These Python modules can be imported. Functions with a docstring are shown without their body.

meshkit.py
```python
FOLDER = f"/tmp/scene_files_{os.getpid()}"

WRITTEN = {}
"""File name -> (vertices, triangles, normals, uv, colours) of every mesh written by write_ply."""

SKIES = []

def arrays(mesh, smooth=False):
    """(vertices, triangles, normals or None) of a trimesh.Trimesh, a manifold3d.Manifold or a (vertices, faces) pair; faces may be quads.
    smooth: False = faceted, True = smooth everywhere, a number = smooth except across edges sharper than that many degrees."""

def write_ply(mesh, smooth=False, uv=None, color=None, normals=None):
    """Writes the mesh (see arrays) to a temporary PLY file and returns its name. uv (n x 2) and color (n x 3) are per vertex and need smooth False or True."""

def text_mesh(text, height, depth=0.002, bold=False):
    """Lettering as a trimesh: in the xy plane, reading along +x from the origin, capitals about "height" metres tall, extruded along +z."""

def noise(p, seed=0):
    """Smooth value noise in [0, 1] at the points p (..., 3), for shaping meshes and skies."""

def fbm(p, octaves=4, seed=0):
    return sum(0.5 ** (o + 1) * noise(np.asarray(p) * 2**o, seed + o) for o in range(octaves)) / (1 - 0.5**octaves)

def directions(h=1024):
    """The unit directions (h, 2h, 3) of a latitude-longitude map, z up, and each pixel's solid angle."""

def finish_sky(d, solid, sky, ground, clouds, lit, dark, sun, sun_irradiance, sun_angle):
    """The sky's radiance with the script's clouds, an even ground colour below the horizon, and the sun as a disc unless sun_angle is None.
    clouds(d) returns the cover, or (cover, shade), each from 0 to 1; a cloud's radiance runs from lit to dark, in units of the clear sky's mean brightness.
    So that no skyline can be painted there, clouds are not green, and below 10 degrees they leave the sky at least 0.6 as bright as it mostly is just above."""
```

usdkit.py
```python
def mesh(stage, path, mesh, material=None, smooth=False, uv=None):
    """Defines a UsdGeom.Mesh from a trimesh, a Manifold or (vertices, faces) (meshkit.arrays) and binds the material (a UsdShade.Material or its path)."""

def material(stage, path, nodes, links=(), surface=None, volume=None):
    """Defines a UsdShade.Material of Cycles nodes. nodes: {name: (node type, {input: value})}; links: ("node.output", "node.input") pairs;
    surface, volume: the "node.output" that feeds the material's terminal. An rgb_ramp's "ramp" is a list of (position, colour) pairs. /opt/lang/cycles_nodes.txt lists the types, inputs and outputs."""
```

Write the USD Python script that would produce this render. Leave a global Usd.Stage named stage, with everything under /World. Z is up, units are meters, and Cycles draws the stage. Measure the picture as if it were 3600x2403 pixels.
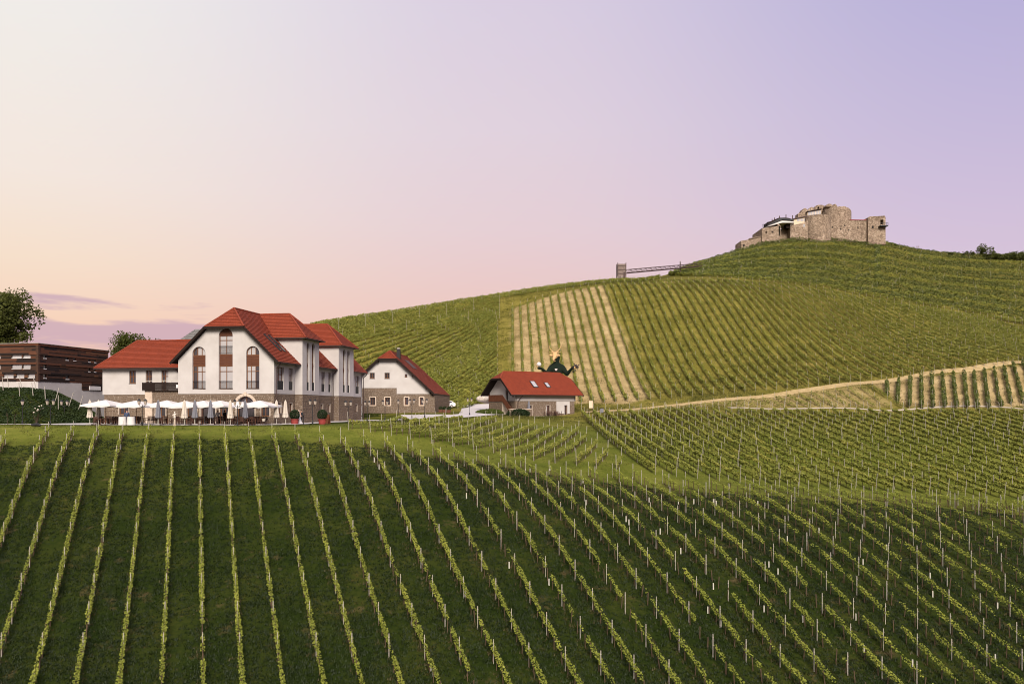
import math, random
import numpy as np, trimesh, usdkit, meshkit
from pxr import Usd, UsdGeom, UsdLux, UsdShade, Sdf, Gf, Vt
from scipy.interpolate import RBFInterpolator
from shapely.geometry import Polygon, LineString, Point
import shapely

stage = Usd.Stage.CreateInMemory()
UsdGeom.SetStageUpAxis(stage, 'Z'); UsdGeom.SetStageMetersPerUnit(stage, 1.0)
UsdGeom.Xform.Define(stage, '/World'); UsdGeom.Scope.Define(stage, '/World/Looks')
RNG = np.random.default_rng(7)

# ---------------------------------------------------------------- camera
FPX, CX, HY, ZC = 2760.0, 1800.0, 1432.0, 2.1      # focal length in photograph pixels, optical axis, eye height over the terrace
cam = UsdGeom.Camera.Define(stage, '/World/camera')
cam.CreateHorizontalApertureAttr(36.0); cam.CreateFocalLengthAttr(36.0 * FPX / 3600)
cam.CreateVerticalApertureOffsetAttr((HY - 1201.5) / 3600 * 36.0)
cam.CreateClippingRangeAttr(Gf.Vec2f(0.5, 20000)); cam.CreateExposureAttr(1.2)
cam.AddTranslateOp().Set(Gf.Vec3d(0, 0, ZC)); cam.AddRotateXOp().Set(90.0)

# ---------------------------------------------------------------- sun and sky
SUN_AZ, SUN_EL = math.atan2(0.14, -0.99), math.radians(35)
sun_dir = np.array([math.sin(SUN_AZ) * math.cos(SUN_EL), math.cos(SUN_AZ) * math.cos(SUN_EL), math.sin(SUN_EL)])
sun = UsdLux.DistantLight.Define(stage, '/World/sun')
sun.CreateIntensityAttr(0.78); sun.CreateAngleAttr(30.0); sun.CreateNormalizeAttr(True)
sun.CreateColorAttr(Gf.Vec3f(1.0, 0.90, 0.78))
sun.AddTransformOp().Set(Gf.Matrix4d().SetRotate(Gf.Rotation(Gf.Vec3d(0, 0, -1), Gf.Vec3d(*(-sun_dir)))))

def srgb(r, g, b, k=1.0):
    c = np.array([r, g, b]) / 255.0
    return tuple(float(v) for v in k * np.where(c < 0.04045, c / 12.92, ((c + 0.055) / 1.055) ** 2.4))

SKY_STRENGTH, SKY_GAIN = 0.1, 4.45
def sk(r, g, b): return srgb(r, g, b, SKY_GAIN)
def elev(y): return math.sin(math.atan((HY - y) / FPX))
# evening sky: one elevation ramp for the bright side, one for the lavender side, mixed by azimuth
sky_l = [(0.0, sk(236, 176, 158)), (0.05, sk(243, 194, 168)), (0.10, sk(245, 206, 178)), (0.16, sk(245, 219, 194)), (0.25, sk(244, 229, 216)), (0.45, sk(241, 239, 234)), (0.7, sk(232, 226, 234)), (1.0, sk(214, 206, 228))]
sky_m = [(0.0, sk(234, 172, 162)), (0.08, sk(234, 186, 176)), (0.14, sk(232, 194, 187)), (0.22, sk(229, 203, 205)), (0.33, sk(225, 208, 217)), (0.45, sk(219, 206, 222)), (0.7, sk(202, 192, 222)), (1.0, sk(192, 186, 218))]
sky_r = [(0.0, sk(222, 180, 184)), (0.08, sk(220, 190, 198)), (0.14, sk(213, 190, 208)), (0.20, sk(208, 188, 212)), (0.30, sk(196, 182, 214)), (0.45, sk(179, 172, 214)), (0.7, sk(172, 166, 212)), (1.0, sk(180, 174, 214))]
N = {
 'tc': ('texture_coordinate', {}), 'xyz': ('separate_xyz', {}),
 'az': ('math', {'math_type': 'arctan2'}),
 'sky': ('sky_texture', {'sky_type': 'single_scattering', 'sun_disc': False, 'sun_elevation': SUN_EL, 'sun_rotation': SUN_AZ, 'altitude': 500.0, 'air_density': 1.0, 'aerosol_density': 2.0}),
 'rl': ('rgb_ramp', {'ramp': sky_l}), 'rm': ('rgb_ramp', {'ramp': sky_m}), 'rr': ('rgb_ramp', {'ramp': sky_r}),
 'f1': ('map_range', {'from_min': -0.62, 'from_max': 0.02, 'to_min': 0.0, 'to_max': 1.0, 'clamp': True, 'range_type': 'smoothstep'}),
 'f2': ('map_range', {'from_min': -0.05, 'from_max': 0.62, 'to_min': 0.0, 'to_max': 1.0, 'clamp': True, 'range_type': 'smoothstep'}),
 'm1': ('mix_color', {'use_clamp': False}), 'm2': ('mix_color', {'use_clamp': False}), 'm3': ('mix_color', {'use_clamp': False, 'fac': 0.95}),
 # low purple cloud bank
 'mp': ('mapping', {'scale': (7.0, 7.0, 52.0)}), 'cn': ('noise_texture', {'scale': 1.0, 'detail': 5.0, 'roughness': 0.55}),
 'cz1': ('map_range', {'from_min': 0.150, 'from_max': 0.072, 'to_min': -0.62, 'to_max': 0.06, 'clamp': True}),
 'ca': ('map_range', {'from_min': -0.22, 'from_max': -0.37, 'to_min': -0.5, 'to_max': 0.0, 'clamp': True}),
 'cs': ('math', {'math_type': 'multiply_add', 'value2': 1.6}), 'cs2': ('math', {'math_type': 'add'}),
 'cf': ('map_range', {'from_min': 0.48, 'from_max': 0.74, 'to_min': 0.0, 'to_max': 0.8, 'clamp': True, 'range_type': 'smoothstep'}),
 'cc': ('color', {'value': sk(200, 168, 184)}), 'mc': ('mix_color', {'use_clamp': False}),
 'bg': ('background_shader', {'strength': SKY_STRENGTH}),
}
L = [('tc.generated', 'xyz.vector'), ('xyz.x', 'az.value1'), ('xyz.y', 'az.value2'), ('xyz.z', 'rl.fac'), ('xyz.z', 'rm.fac'), ('xyz.z', 'rr.fac'),
     ('az.value', 'f1.value'), ('az.value', 'f2.value'), ('f1.result', 'm1.fac'), ('rl.color', 'm1.a'), ('rm.color', 'm1.b'),
     ('f2.result', 'm2.fac'), ('m1.result', 'm2.a'), ('rr.color', 'm2.b'), ('sky.color', 'm3.a'), ('m2.result', 'm3.b'),
     ('tc.generated', 'mp.vector'), ('mp.vector', 'cn.vector'), ('xyz.z', 'cz1.value'), ('az.value', 'ca.value'),
     ('cn.fac', 'cs.value1'), ('cz1.result', 'cs.value3'), ('cs.value', 'cs2.value1'), ('ca.result', 'cs2.value2'), ('cs2.value', 'cf.value'),
     ('cf.result', 'mc.fac'), ('m3.result', 'mc.a'), ('cc.color', 'mc.b'), ('mc.result', 'bg.color')]
sky_mat = usdkit.material(stage, '/World/Looks/evening_sky', N, L, surface='bg.background')
dome = UsdLux.DomeLight.Define(stage, '/World/sky')
UsdShade.MaterialBindingAPI.Apply(dome.GetPrim()).Bind(sky_mat)
dome.GetPrim().SetCustomDataByKey('kind', 'structure')

# ---------------------------------------------------------------- helpers: names, properties, meshes
USED = {}
def numbered(parent, name):
    k = (parent, name); n = USED.get(k, 0); USED[k] = n + 1
    return f'{parent}/{name}' + (f'_{n:03d}' if n else '')
def path_of(p): return '/World' if p is None else str(p.GetPath())
def tag(o, label=None, cat=None, group=None, kind=None):
    for k, v in (('label', label), ('category', cat), ('group', group), ('kind', kind)):
        if v: o.SetCustomDataByKey(k, v)
    return o
def thing(name, label, cat, loc=(0, 0, 0), rotz=0.0, group=None):
    x = UsdGeom.Xform.Define(stage, numbered('/World', name))
    x.AddTranslateOp().Set(Gf.Vec3d(*map(float, loc)))
    if rotz: x.AddRotateZOp().Set(math.degrees(rotz))
    return tag(x.GetPrim(), label, cat, group)
def dup(root, loc, rotz=0.0, label=None, group=None):
    was = root.GetCustomData(); name = root.GetName()
    if name[-4:-3] == '_' and name[-3:].isdigit(): name = name[:-4]
    x = UsdGeom.Xform.Define(stage, numbered('/World', name)); p = x.GetPrim()
    p.GetReferences().AddInternalReference(root.GetPath())
    x.ClearXformOpOrder()
    x.AddTranslateOp(UsdGeom.XformOp.PrecisionDouble, 'at').Set(Gf.Vec3d(*map(float, loc)))
    x.AddRotateZOp(UsdGeom.XformOp.PrecisionFloat, 'turn').Set(math.degrees(rotz))
    p.SetInstanceable(True)
    return tag(p, label or was['label'], was['category'], group or was.get('group'))
def obj(name, mesh, mat, parent=None, smooth=False, **kw):
    if isinstance(mesh, MB): mesh = mesh.arrays()
    m = usdkit.mesh(stage, numbered(path_of(parent), name), mesh, mat, smooth=smooth)
    return tag(m.GetPrim(), **kw) if kw else m.GetPrim()

class MB:
    """collects boxes, bars, tubes and sheets into one triangle mesh"""
    def __init__(s): s.v, s.f, s.n = [], [], 0
    def add(s, v, f):
        v = np.asarray(v, float).reshape(-1, 3); f = np.asarray(f, int)
        if f.ndim == 2 and f.shape[1] == 4: f = np.vstack([f[:, [0, 1, 2]], f[:, [0, 2, 3]]])
        s.v.append(v); s.f.append(f + s.n); s.n += len(v); return s
    def arrays(s):
        return np.vstack(s.v), np.vstack(s.f)
    def box(s, lo, hi):
        x0, y0, z0 = lo; x1, y1, z1 = hi
        v = [(x0,y0,z0),(x1,y0,z0),(x1,y1,z0),(x0,y1,z0),(x0,y0,z1),(x1,y0,z1),(x1,y1,z1),(x0,y1,z1)]
        return s.add(v, [(0,3,2,1),(4,5,6,7),(0,1,5,4),(1,2,6,5),(2,3,7,6),(3,0,4,7)])
    def cbox(s, c, d): return s.box(np.array(c) - np.array(d) / 2, np.array(c) + np.array(d) / 2)
    def bar(s, p, q, w, h=None, up=(0, 0, 1)):
        """a bar of rectangular section from p to q"""
        p, q = np.array(p, float), np.array(q, float); h = h or w; d = q - p; d /= np.linalg.norm(d) + 1e-12
        up = np.array(up, float)
        if abs(d @ up) > 0.99: up = np.array([0.0, 1.0, 0])
        a = np.cross(d, up); a /= np.linalg.norm(a); b = np.cross(a, d)
        a, b = a * w / 2, b * h / 2
        v = [p-a-b, p+a-b, p+a+b, p-a+b, q-a-b, q+a-b, q+a+b, q-a+b]
        return s.add(v, [(0,1,2,3),(7,6,5,4),(4,5,1,0),(5,6,2,1),(6,7,3,2),(7,4,0,3)])
    def tube(s, pts, r, n=8, cap=True):
        pts = np.asarray(pts, float); r = np.broadcast_to(np.asarray(r, float), (len(pts),))
        t = np.gradient(pts, axis=0); t /= np.linalg.norm(t, axis=1, keepdims=True) + 1e-12
        ref = np.array([0, 0, 1.0]) if abs(t[:, 2]).mean() < 0.8 else np.array([1.0, 0, 0])
        a = np.cross(t, ref); a /= np.linalg.norm(a, axis=1, keepdims=True) + 1e-12; b = np.cross(t, a)
        g = np.arange(n) * 2 * np.pi / n
        v = pts[:, None] + r[:, None, None] * (np.cos(g)[None, :, None] * a[:, None] + np.sin(g)[None, :, None] * b[:, None])
        m = len(pts); f = [(i*n+j, i*n+(j+1)%n, (i+1)*n+(j+1)%n, (i+1)*n+j) for i in range(m-1) for j in range(n)]
        v = v.reshape(-1, 3); s.add(v, f)
        if cap:
            for e in (0, m-1):
                s.add(np.vstack([pts[e], v[e*n:(e+1)*n]]), [(0, 1+j, 1+(j+1)%n) if e == 0 else (0, 1+(j+1)%n, 1+j) for j in range(n)])
        return s
    def lathe(s, prof, n=12, c=(0, 0, 0)):
        """prof: (radius, z) pairs"""
        g = np.arange(n) * 2 * np.pi / n; c = np.array(c, float)
        v = np.array([[r*math.cos(x), r*math.sin(x), z] for r, z in prof for x in g]) + c
        m = len(prof)
        return s.add(v, [(i*n+j, i*n+(j+1)%n, (i+1)*n+(j+1)%n, (i+1)*n+j) for i in range(m-1) for j in range(n)])
    def ball(s, c, r, sub=2, scale=(1, 1, 1)):
        b = trimesh.creation.icosphere(sub, 1.0); return s.add(b.vertices * np.array(scale) * r + np.array(c), b.faces)
    def poly(s, pts):
        """a flat or nearly flat convex polygon"""
        return s.add(pts, [(0, i, i+1) for i in range(1, len(pts)-1)])
    def slab(s, pts, off):
        """a polygon given by its corners, thickened by the vector off"""
        p = np.array(pts, float); q = p + np.array(off, float); n = len(p)
        s.add(np.vstack([p, q]), [(0, i, i+1) for i in range(1, n-1)] + [(n, n+i+1, n+i) for i in range(1, n-1)])
        return s.add(np.vstack([p, q]), [(i, n+i, n+(i+1)%n, (i+1)%n) for i in range(n)])
    def tm(s, m): return s.add(m.vertices, m.faces)
    def xf(s, M):
        s.v = [v @ np.asarray(M)[:3, :3].T + np.asarray(M)[:3, 3] for v in s.v]; return s

def extrude_xz(poly, y0, y1):
    """shapely polygon in (x, z) extruded along y from y0 to y1"""
    out = MB()
    for g in getattr(poly, 'geoms', [poly]):
        if g.area < 1e-6: continue
        m = trimesh.creation.extrude_polygon(g, y1 - y0, engine='earcut')
        v = np.array(m.vertices); out.add(np.stack([v[:, 0], y1 - v[:, 2], v[:, 1]], 1), m.faces)
    return out
def extrude_yz(poly, x0, x1):
    """shapely polygon in (y, z) extruded along x"""
    out = MB()
    for g in getattr(poly, 'geoms', [poly]):
        if g.area < 1e-6: continue
        m = trimesh.creation.extrude_polygon(g, x1 - x0, engine='earcut')
        v = np.array(m.vertices); out.add(np.stack([x0 + v[:, 2], v[:, 0], v[:, 1]], 1), m.faces)
    return out

# ---------------------------------------------------------------- materials
def mat(name, nodes, links, surface='p.BSDF'): return usdkit.material(stage, '/World/Looks/' + name, nodes, links, surface=surface)
def plain(name, col, rough=0.7, metal=0.0, spec=0.3, var=0.15, scale=3.0):
    """a colour with some uneven tone"""
    c = np.array(col)
    return mat(name, {'t': ('geometry', {}), 'n': ('noise_texture', {'scale': scale, 'detail': 4.0}),
        'r': ('rgb_ramp', {'ramp': [(0.25, tuple(c * (1 - var))), (0.75, tuple(np.minimum(c * (1 + var), 0.95)))]}),
        'p': ('principled_bsdf', {'roughness': rough, 'metallic': metal, 'specular_ior_level': spec})},
        [('t.position', 'n.vector'), ('n.fac', 'r.fac'), ('r.color', 'p.base_color')])
def foliage(name, ramp, trans=0.35, scale=0.35, amt=0.35):
    """leaf colours per leaf, drifting slowly from place to place"""
    return mat(name, {'g': ('geometry', {}), 'r': ('rgb_ramp', {'ramp': ramp}), 'n': ('noise_texture', {'scale': scale, 'detail': 3.0}),
        'a': ('math', {'math_type': 'multiply_add', 'value2': amt, 'value3': -amt / 2}), 'b': ('math', {'math_type': 'add', 'use_clamp': True}),
        'd': ('principled_bsdf', {'roughness': 0.6, 'specular_ior_level': 0.25}), 't': ('translucent_bsdf', {}), 'm': ('mix_closure', {'fac': trans})},
        [('g.position', 'n.vector'), ('n.fac', 'a.value1'), ('g.random_per_island', 'b.value1'), ('a.value', 'b.value2'), ('b.value', 'r.fac'),
         ('r.color', 'd.base_color'), ('r.color', 't.color'), ('d.BSDF', 'm.closure1'), ('t.BSDF', 'm.closure2')], surface='m.closure')

M = {}
M['plaster'] = mat('white_plaster', {'t': ('geometry', {}), 'n': ('noise_texture', {'scale': 0.6, 'detail': 5.0}), 'n2': ('noise_texture', {'scale': 30.0, 'detail': 2.0}),
    'r': ('rgb_ramp', {'ramp': [(0.3, (0.35, 0.325, 0.31)), (0.7, (0.405, 0.382, 0.368))]}), 'b': ('bump', {'strength': 0.3, 'distance': 0.01}), 'p': ('principled_bsdf', {'roughness': 0.9, 'specular_ior_level': 0.1})},
    [('t.position', 'n.vector'), ('t.position', 'n2.vector'), ('n.fac', 'r.fac'), ('r.color', 'p.base_color'), ('n2.fac', 'b.height'), ('b.normal', 'p.normal')])
def stone_mat(name, ramp, rough=0.9):
    return mat(name, {'t': ('geometry', {}), 'r': ('rgb_ramp', {'ramp': ramp}), 'n': ('noise_texture', {'scale': 9.0, 'detail': 4.0}),
        'mx': ('mix_color', {'blend_type': 'multiply', 'fac': 0.6}), 'r2': ('rgb_ramp', {'ramp': [(0.3, (0.6, 0.58, 0.55)), (0.7, (1.0, 1.0, 1.0))]}),
        'p': ('principled_bsdf', {'roughness': rough, 'specular_ior_level': 0.15})},
        [('t.random_per_island', 'r.fac'), ('t.position', 'n.vector'), ('n.fac', 'r2.fac'), ('r.color', 'mx.a'), ('r2.color', 'mx.b'), ('mx.result', 'p.base_color')])
M['stone'] = stone_mat('fieldstone', [(0.0, (0.15, 0.11, 0.08)), (0.25, (0.31, 0.24, 0.185)), (0.5, (0.40, 0.325, 0.26)), (0.8, (0.50, 0.42, 0.35)), (1.0, (0.35, 0.25, 0.18))])
M['mortar'] = plain('stone_mortar', (0.30, 0.25, 0.205), 0.95, spec=0.1)
M['sandstone'] = plain('dressed_sandstone', (0.42, 0.34, 0.27), 0.9, spec=0.1)
M['tile'] = mat('red_clay_tile', {'t': ('geometry', {}), 'r': ('rgb_ramp', {'ramp': [(0.0, (0.20, 0.036, 0.014)), (0.4, (0.31, 0.056, 0.020)), (0.75, (0.39, 0.078, 0.028)), (1.0, (0.48, 0.135, 0.052))]}),
    'n': ('noise_texture', {'scale': 1.1, 'detail': 5.0, 'roughness': 0.65}), 'r2': ('rgb_ramp', {'ramp': [(0.3, (0.72, 0.72, 0.74)), (0.7, (1.0, 1.0, 1.0))]}), 'mx': ('mix_color', {'blend_type': 'multiply', 'fac': 0.8}),
    'p': ('principled_bsdf', {'roughness': 0.75, 'specular_ior_level': 0.25})},
    [('t.random_per_island', 'r.fac'), ('t.position', 'n.vector'), ('n.fac', 'r2.fac'), ('r.color', 'mx.a'), ('r2.color', 'mx.b'), ('mx.result', 'p.base_color')])
M['slate'] = plain('grey_slate', (0.13, 0.125, 0.12), 0.8, scale=1.5, var=0.25)
M['darkwood'] = plain('dark_eaves_timber', (0.016, 0.010, 0.008), 0.8, spec=0.1)
M['metal'] = plain('dark_gutter_metal', (0.045, 0.025, 0.022), 0.5, metal=0.2)
def wood(name, a, b, sc=(1, 1, 1)):
    return mat(name, {'t': ('geometry', {}), 'mp': ('mapping', {'scale': (0.8, 0.8, 22.0)}), 'n': ('noise_texture', {'scale': 1.5, 'detail': 5.0, 'roughness': 0.6}),
        'r': ('rgb_ramp', {'ramp': [(0.25, a), (0.75, b)]}), 'r2': ('rgb_ramp', {'ramp': [(0.0, (0.28, 0.26, 0.26)), (0.5, (0.6, 0.58, 0.58)), (1.0, (1, 1, 1))]}), 'mx': ('mix_color', {'blend_type': 'multiply', 'fac': 1.0}),
        'p': ('principled_bsdf', {'roughness': 0.65, 'specular_ior_level': 0.3})},
        [('t.position', 'mp.vector'), ('mp.vector', 'n.vector'), ('n.fac', 'r.fac'), ('t.random_per_island', 'r2.fac'), ('r.color', 'mx.a'), ('r2.color', 'mx.b'), ('mx.result', 'p.base_color')])
M['window_wood'] = wood('window_oak', (0.34, 0.13, 0.045), (0.52, 0.24, 0.09))
M['panel_wood'] = wood('panel_larch', (0.17, 0.05, 0.02), (0.38, 0.14, 0.055))
M['clad_wood'] = wood('weathered_cladding', (0.045, 0.026, 0.019), (0.25, 0.115, 0.06))
M['clad_wood_black'] = wood('charred_cladding', (0.012, 0.008, 0.008), (0.07, 0.034, 0.022))
M['clad_wood_orange'] = wood('sunlit_cladding', (0.22, 0.09, 0.04), (0.50, 0.24, 0.11))
M['clad_wood_red'] = wood('reddish_cladding', (0.16, 0.055, 0.03), (0.42, 0.17, 0.075))
M['glass'] = mat('window_glass', {'d': ('principled_bsdf', {'base_color': (0.03, 0.028, 0.03), 'roughness': 0.06, 'specular_ior_level': 1.0}), }, [], surface='d.BSDF')
M['glass_light'] = mat('curtained_glass', {'d': ('principled_bsdf', {'base_color': (0.30, 0.29, 0.29), 'roughness': 0.08, 'specular_ior_level': 1.0}), }, [], surface='d.BSDF')
M['dark'] = plain('dark_interior', (0.012, 0.009, 0.008), 0.9)
M['iron'] = plain('black_iron', (0.02, 0.02, 0.022), 0.5, metal=0.4)
M['steel'] = plain('galvanised_steel', (0.33, 0.30, 0.26), 0.55, metal=0.2, var=0.25, scale=12)
M['white'] = plain('white_fabric', (0.49, 0.47, 0.46), 0.85, var=0.06)
M['cream'] = plain('cream_fabric', (0.43, 0.38, 0.325), 0.85, var=0.08)
M['grey_fabric'] = plain('grey_fabric', (0.13, 0.13, 0.15), 0.9, var=0.12)
M['concrete'] = plain('grey_concrete', (0.27, 0.25, 0.235), 0.9, var=0.2, scale=1.2)
M['tube_white'] = plain('vine_guard_plastic', (0.40, 0.38, 0.32), 0.6, var=0.05)
M['chair'] = plain('brown_wicker', (0.050, 0.022, 0.014), 0.7, var=0.4, scale=8)
M['table'] = plain('dark_table_wood', (0.085, 0.035, 0.02), 0.6, var=0.3)
M['terracotta'] = plain('red_planter', (0.22, 0.035, 0.03), 0.6)
M['skin'] = plain('skin', (0.45, 0.26, 0.19), 0.6, var=0.05)
M['rock'] = plain('pale_rock', (0.42, 0.37, 0.33), 0.9, var=0.3)
M['bark'] = plain('dark_bark', (0.045, 0.03, 0.02), 0.95, var=0.4)
M['vine_wood'] = plain('vine_trunk', (0.07, 0.045, 0.028), 0.95, var=0.3)
M['paving'] = plain('pale_paving', (0.38, 0.355, 0.35), 0.9, var=0.07, scale=0.8)
M['gravel_road'] = plain('pale_gravel', (0.33, 0.28, 0.215), 0.95, var=0.12, scale=1.2)
M['dirt'] = mat('dry_straw_track', {'t': ('geometry', {}), 'n': ('noise_texture', {'scale': 1.2, 'detail': 6.0, 'roughness': 0.7}), 'r': ('rgb_ramp', {'ramp': [(0.3, (0.21, 0.15, 0.065)), (0.55, (0.33, 0.25, 0.125)), (0.75, (0.42, 0.33, 0.19))]}), 'p': ('principled_bsdf', {'roughness': 1.0, 'specular_ior_level': 0.05})},
    [('t.position', 'n.vector'), ('n.fac', 'r.fac'), ('r.color', 'p.base_color')])
VINE_FG = [(0.0, (0.15, 0.17, 0.02)), (0.2, (0.38, 0.38, 0.06)), (0.5, (0.62, 0.56, 0.11)), (0.78, (0.74, 0.66, 0.20)), (0.93, (0.66, 0.42, 0.10)), (1.0, (0.42, 0.18, 0.05))]
VINE_HILL = [(0.0, (0.14, 0.15, 0.022)), (0.3, (0.47, 0.40, 0.075)), (0.65, (0.70, 0.58, 0.15)), (0.92, (0.78, 0.63, 0.24)), (1.0, (0.52, 0.28, 0.10))]
VINE_DARK = [(0.0, (0.07, 0.085, 0.015)), (0.4, (0.21, 0.215, 0.036)), (0.75, (0.38, 0.345, 0.07)), (1.0, (0.50, 0.37, 0.12))]
M['vine'] = foliage('vine_leaves', VINE_FG, 0.14); M['vine_hill'] = foliage('hill_vine_leaves', VINE_HILL, 0.14); M['vine_dark'] = foliage('dense_vine_leaves', VINE_DARK, 0.16)
M['tree_leaf'] = foliage('tree_leaves', [(0.0, (0.06, 0.07, 0.012)), (0.5, (0.19, 0.185, 0.03)), (0.85, (0.36, 0.27, 0.06)), (1.0, (0.45, 0.24, 0.08))], trans=0.45)
M['shrub_leaf'] = foliage('shrub_leaves', [(0.0, (0.015, 0.03, 0.008)), (0.6, (0.045, 0.075, 0.015)), (1.0, (0.09, 0.11, 0.02))])
M['yellow_shrub'] = foliage('lime_shrub_leaves', [(0.0, (0.06, 0.08, 0.012)), (0.6, (0.17, 0.19, 0.03)), (1.0, (0.25, 0.25, 0.05))])
M['dry_blade'] = foliage('dry_grass_blades', [(0.0, (0.05, 0.04, 0.012)), (0.5, (0.13, 0.10, 0.03)), (1.0, (0.22, 0.15, 0.06))], trans=0.2)
M['hill_blade'] = foliage('dry_hill_grass_blades', [(0.0, (0.06, 0.062, 0.010)), (0.4, (0.16, 0.15, 0.022)), (0.75, (0.28, 0.235, 0.045)), (1.0, (0.36, 0.25, 0.08))], trans=0.25, scale=0.12, amt=0.8)
M['ivy'] = foliage('bank_leaves', [(0.0, (0.020, 0.034, 0.008)), (0.5, (0.065, 0.09, 0.018)), (0.85, (0.14, 0.155, 0.032)), (1.0, (0.24, 0.21, 0.05))])
M['grass_blade'] = foliage('grass_blades', [(0.0, (0.009, 0.018, 0.002)), (0.45, (0.028, 0.048, 0.005)), (0.8, (0.075, 0.088, 0.011)), (1.0, (0.15, 0.11, 0.026))], trans=0.25, scale=0.5, amt=0.8)

# ---------------------------------------------------------------- the land, as heights fitted through surveyed points
def P3(px, py, D): return np.array([(px - CX) / FPX * D, D, ZC + (HY - py) / FPX * D])
pts = []
def c(px, py, D): pts.append(P3(px, py, D))
def g(x, y, z): pts.append(np.array([x, y, z], float))
# near vineyard slope, left to right
for px in (-300, 300, 900, 1500):
    c(px, 2403, 49 + max(0, px - 1200) * 0.0008)
for px, D in ((2100, 50.5), (2800, 53), (3600, 56), (4300, 58)): c(px, 2403, D)
for px in (-200, 400, 900, 1400): c(px, 1960, 61.5); c(px, 1720, 70.5)
c(2000, 1990, 62); c(2700, 2030, 64); c(3600, 2100, 66); c(2300, 1850, 71); c(3000, 1890, 73); c(3700, 1930, 74)
for px, py in ((-250, 1545), (300, 1530), (700, 1528), (1040, 1532), (1290, 1556)): c(px, py, 83)
for px, py, D in ((-250, 1507, 88), (300, 1503, 88.5), (800, 1503, 88.5), (1150, 1503, 88)): c(px, py, D)
c(1433, 1582, 84.5); c(1600, 1606, 86); c(1830, 1640, 87); c(2070, 1668, 87); c(2300, 1690, 87); c(2560, 1712, 87); c(2840, 1735, 86.5); c(3200, 1765, 86); c(3600, 1790, 86); c(4200, 1830, 85)
# small cross vineyard and the lawn behind it
c(1500, 1490, 112); c(1600, 1560, 93); c(1750, 1466, 138); c(1900, 1525, 113); c(2000, 1583, 100); c(2150, 1640, 90); c(2060, 1482, 138); c(2200, 1580, 100); c(1700, 1500, 114); c(1350, 1497, 102)
# middle right vineyard up to the road
for px, py, D in ((2046, 1458, 150), (2300, 1447, 150), (2600, 1441, 151), (3000, 1437, 152), (3600, 1438, 152), (4300, 1440, 152)): c(px, py, D)
for px, py, D in ((2320, 1668, 90), (2740, 1725, 91), (3200, 1762, 91), (3600, 1785, 91), (4200, 1820, 91)): c(px, py, D)
for px, py, D in ((2250, 1545, 116), (2700, 1560, 117), (3200, 1575, 118), (3700, 1580, 118)): c(px, py, D)
# terrace, courtyard, house pads
for x in (-70, -55, -40, -25):
    for y in (93, 100): g(x, y, 0)
g(-12, 93.5, -0.15)
for x, y, z in ((-30, 118, 0.1), (-45, 118, 0.1), (-24, 134, 0.15), (-26, 128, 0.12), (-45, 140, 0.5), (-70, 125, 0.8), (-90, 110, 0.5), (-16, 119, 0.2), (-20, 139, 1.1), (-12, 140, 1.1), (-12, 150, 1.3), (-14, 165, 1.9), (-6, 160, 1.6), (-6, 140, 0.7), (2, 147, 0.5), (10, 152, 0.6), (6, 160, 1.0), (-2, 165, 1.7), (-35, 165, 2.4), (-60, 170, 1.5)): g(x, y, z)
# foot of the hill
for px, py, D in ((1250, 1390, 180), (1560, 1408, 178), (1700, 1416, 172), (1850, 1415, 168), (2120, 1412, 166), (2286, 1405, 166), (2600, 1380, 167), (3000, 1338, 170), (3200, 1318, 171.5), (3600, 1273, 174), (4200, 1205, 178)): c(px, py, D)
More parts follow.
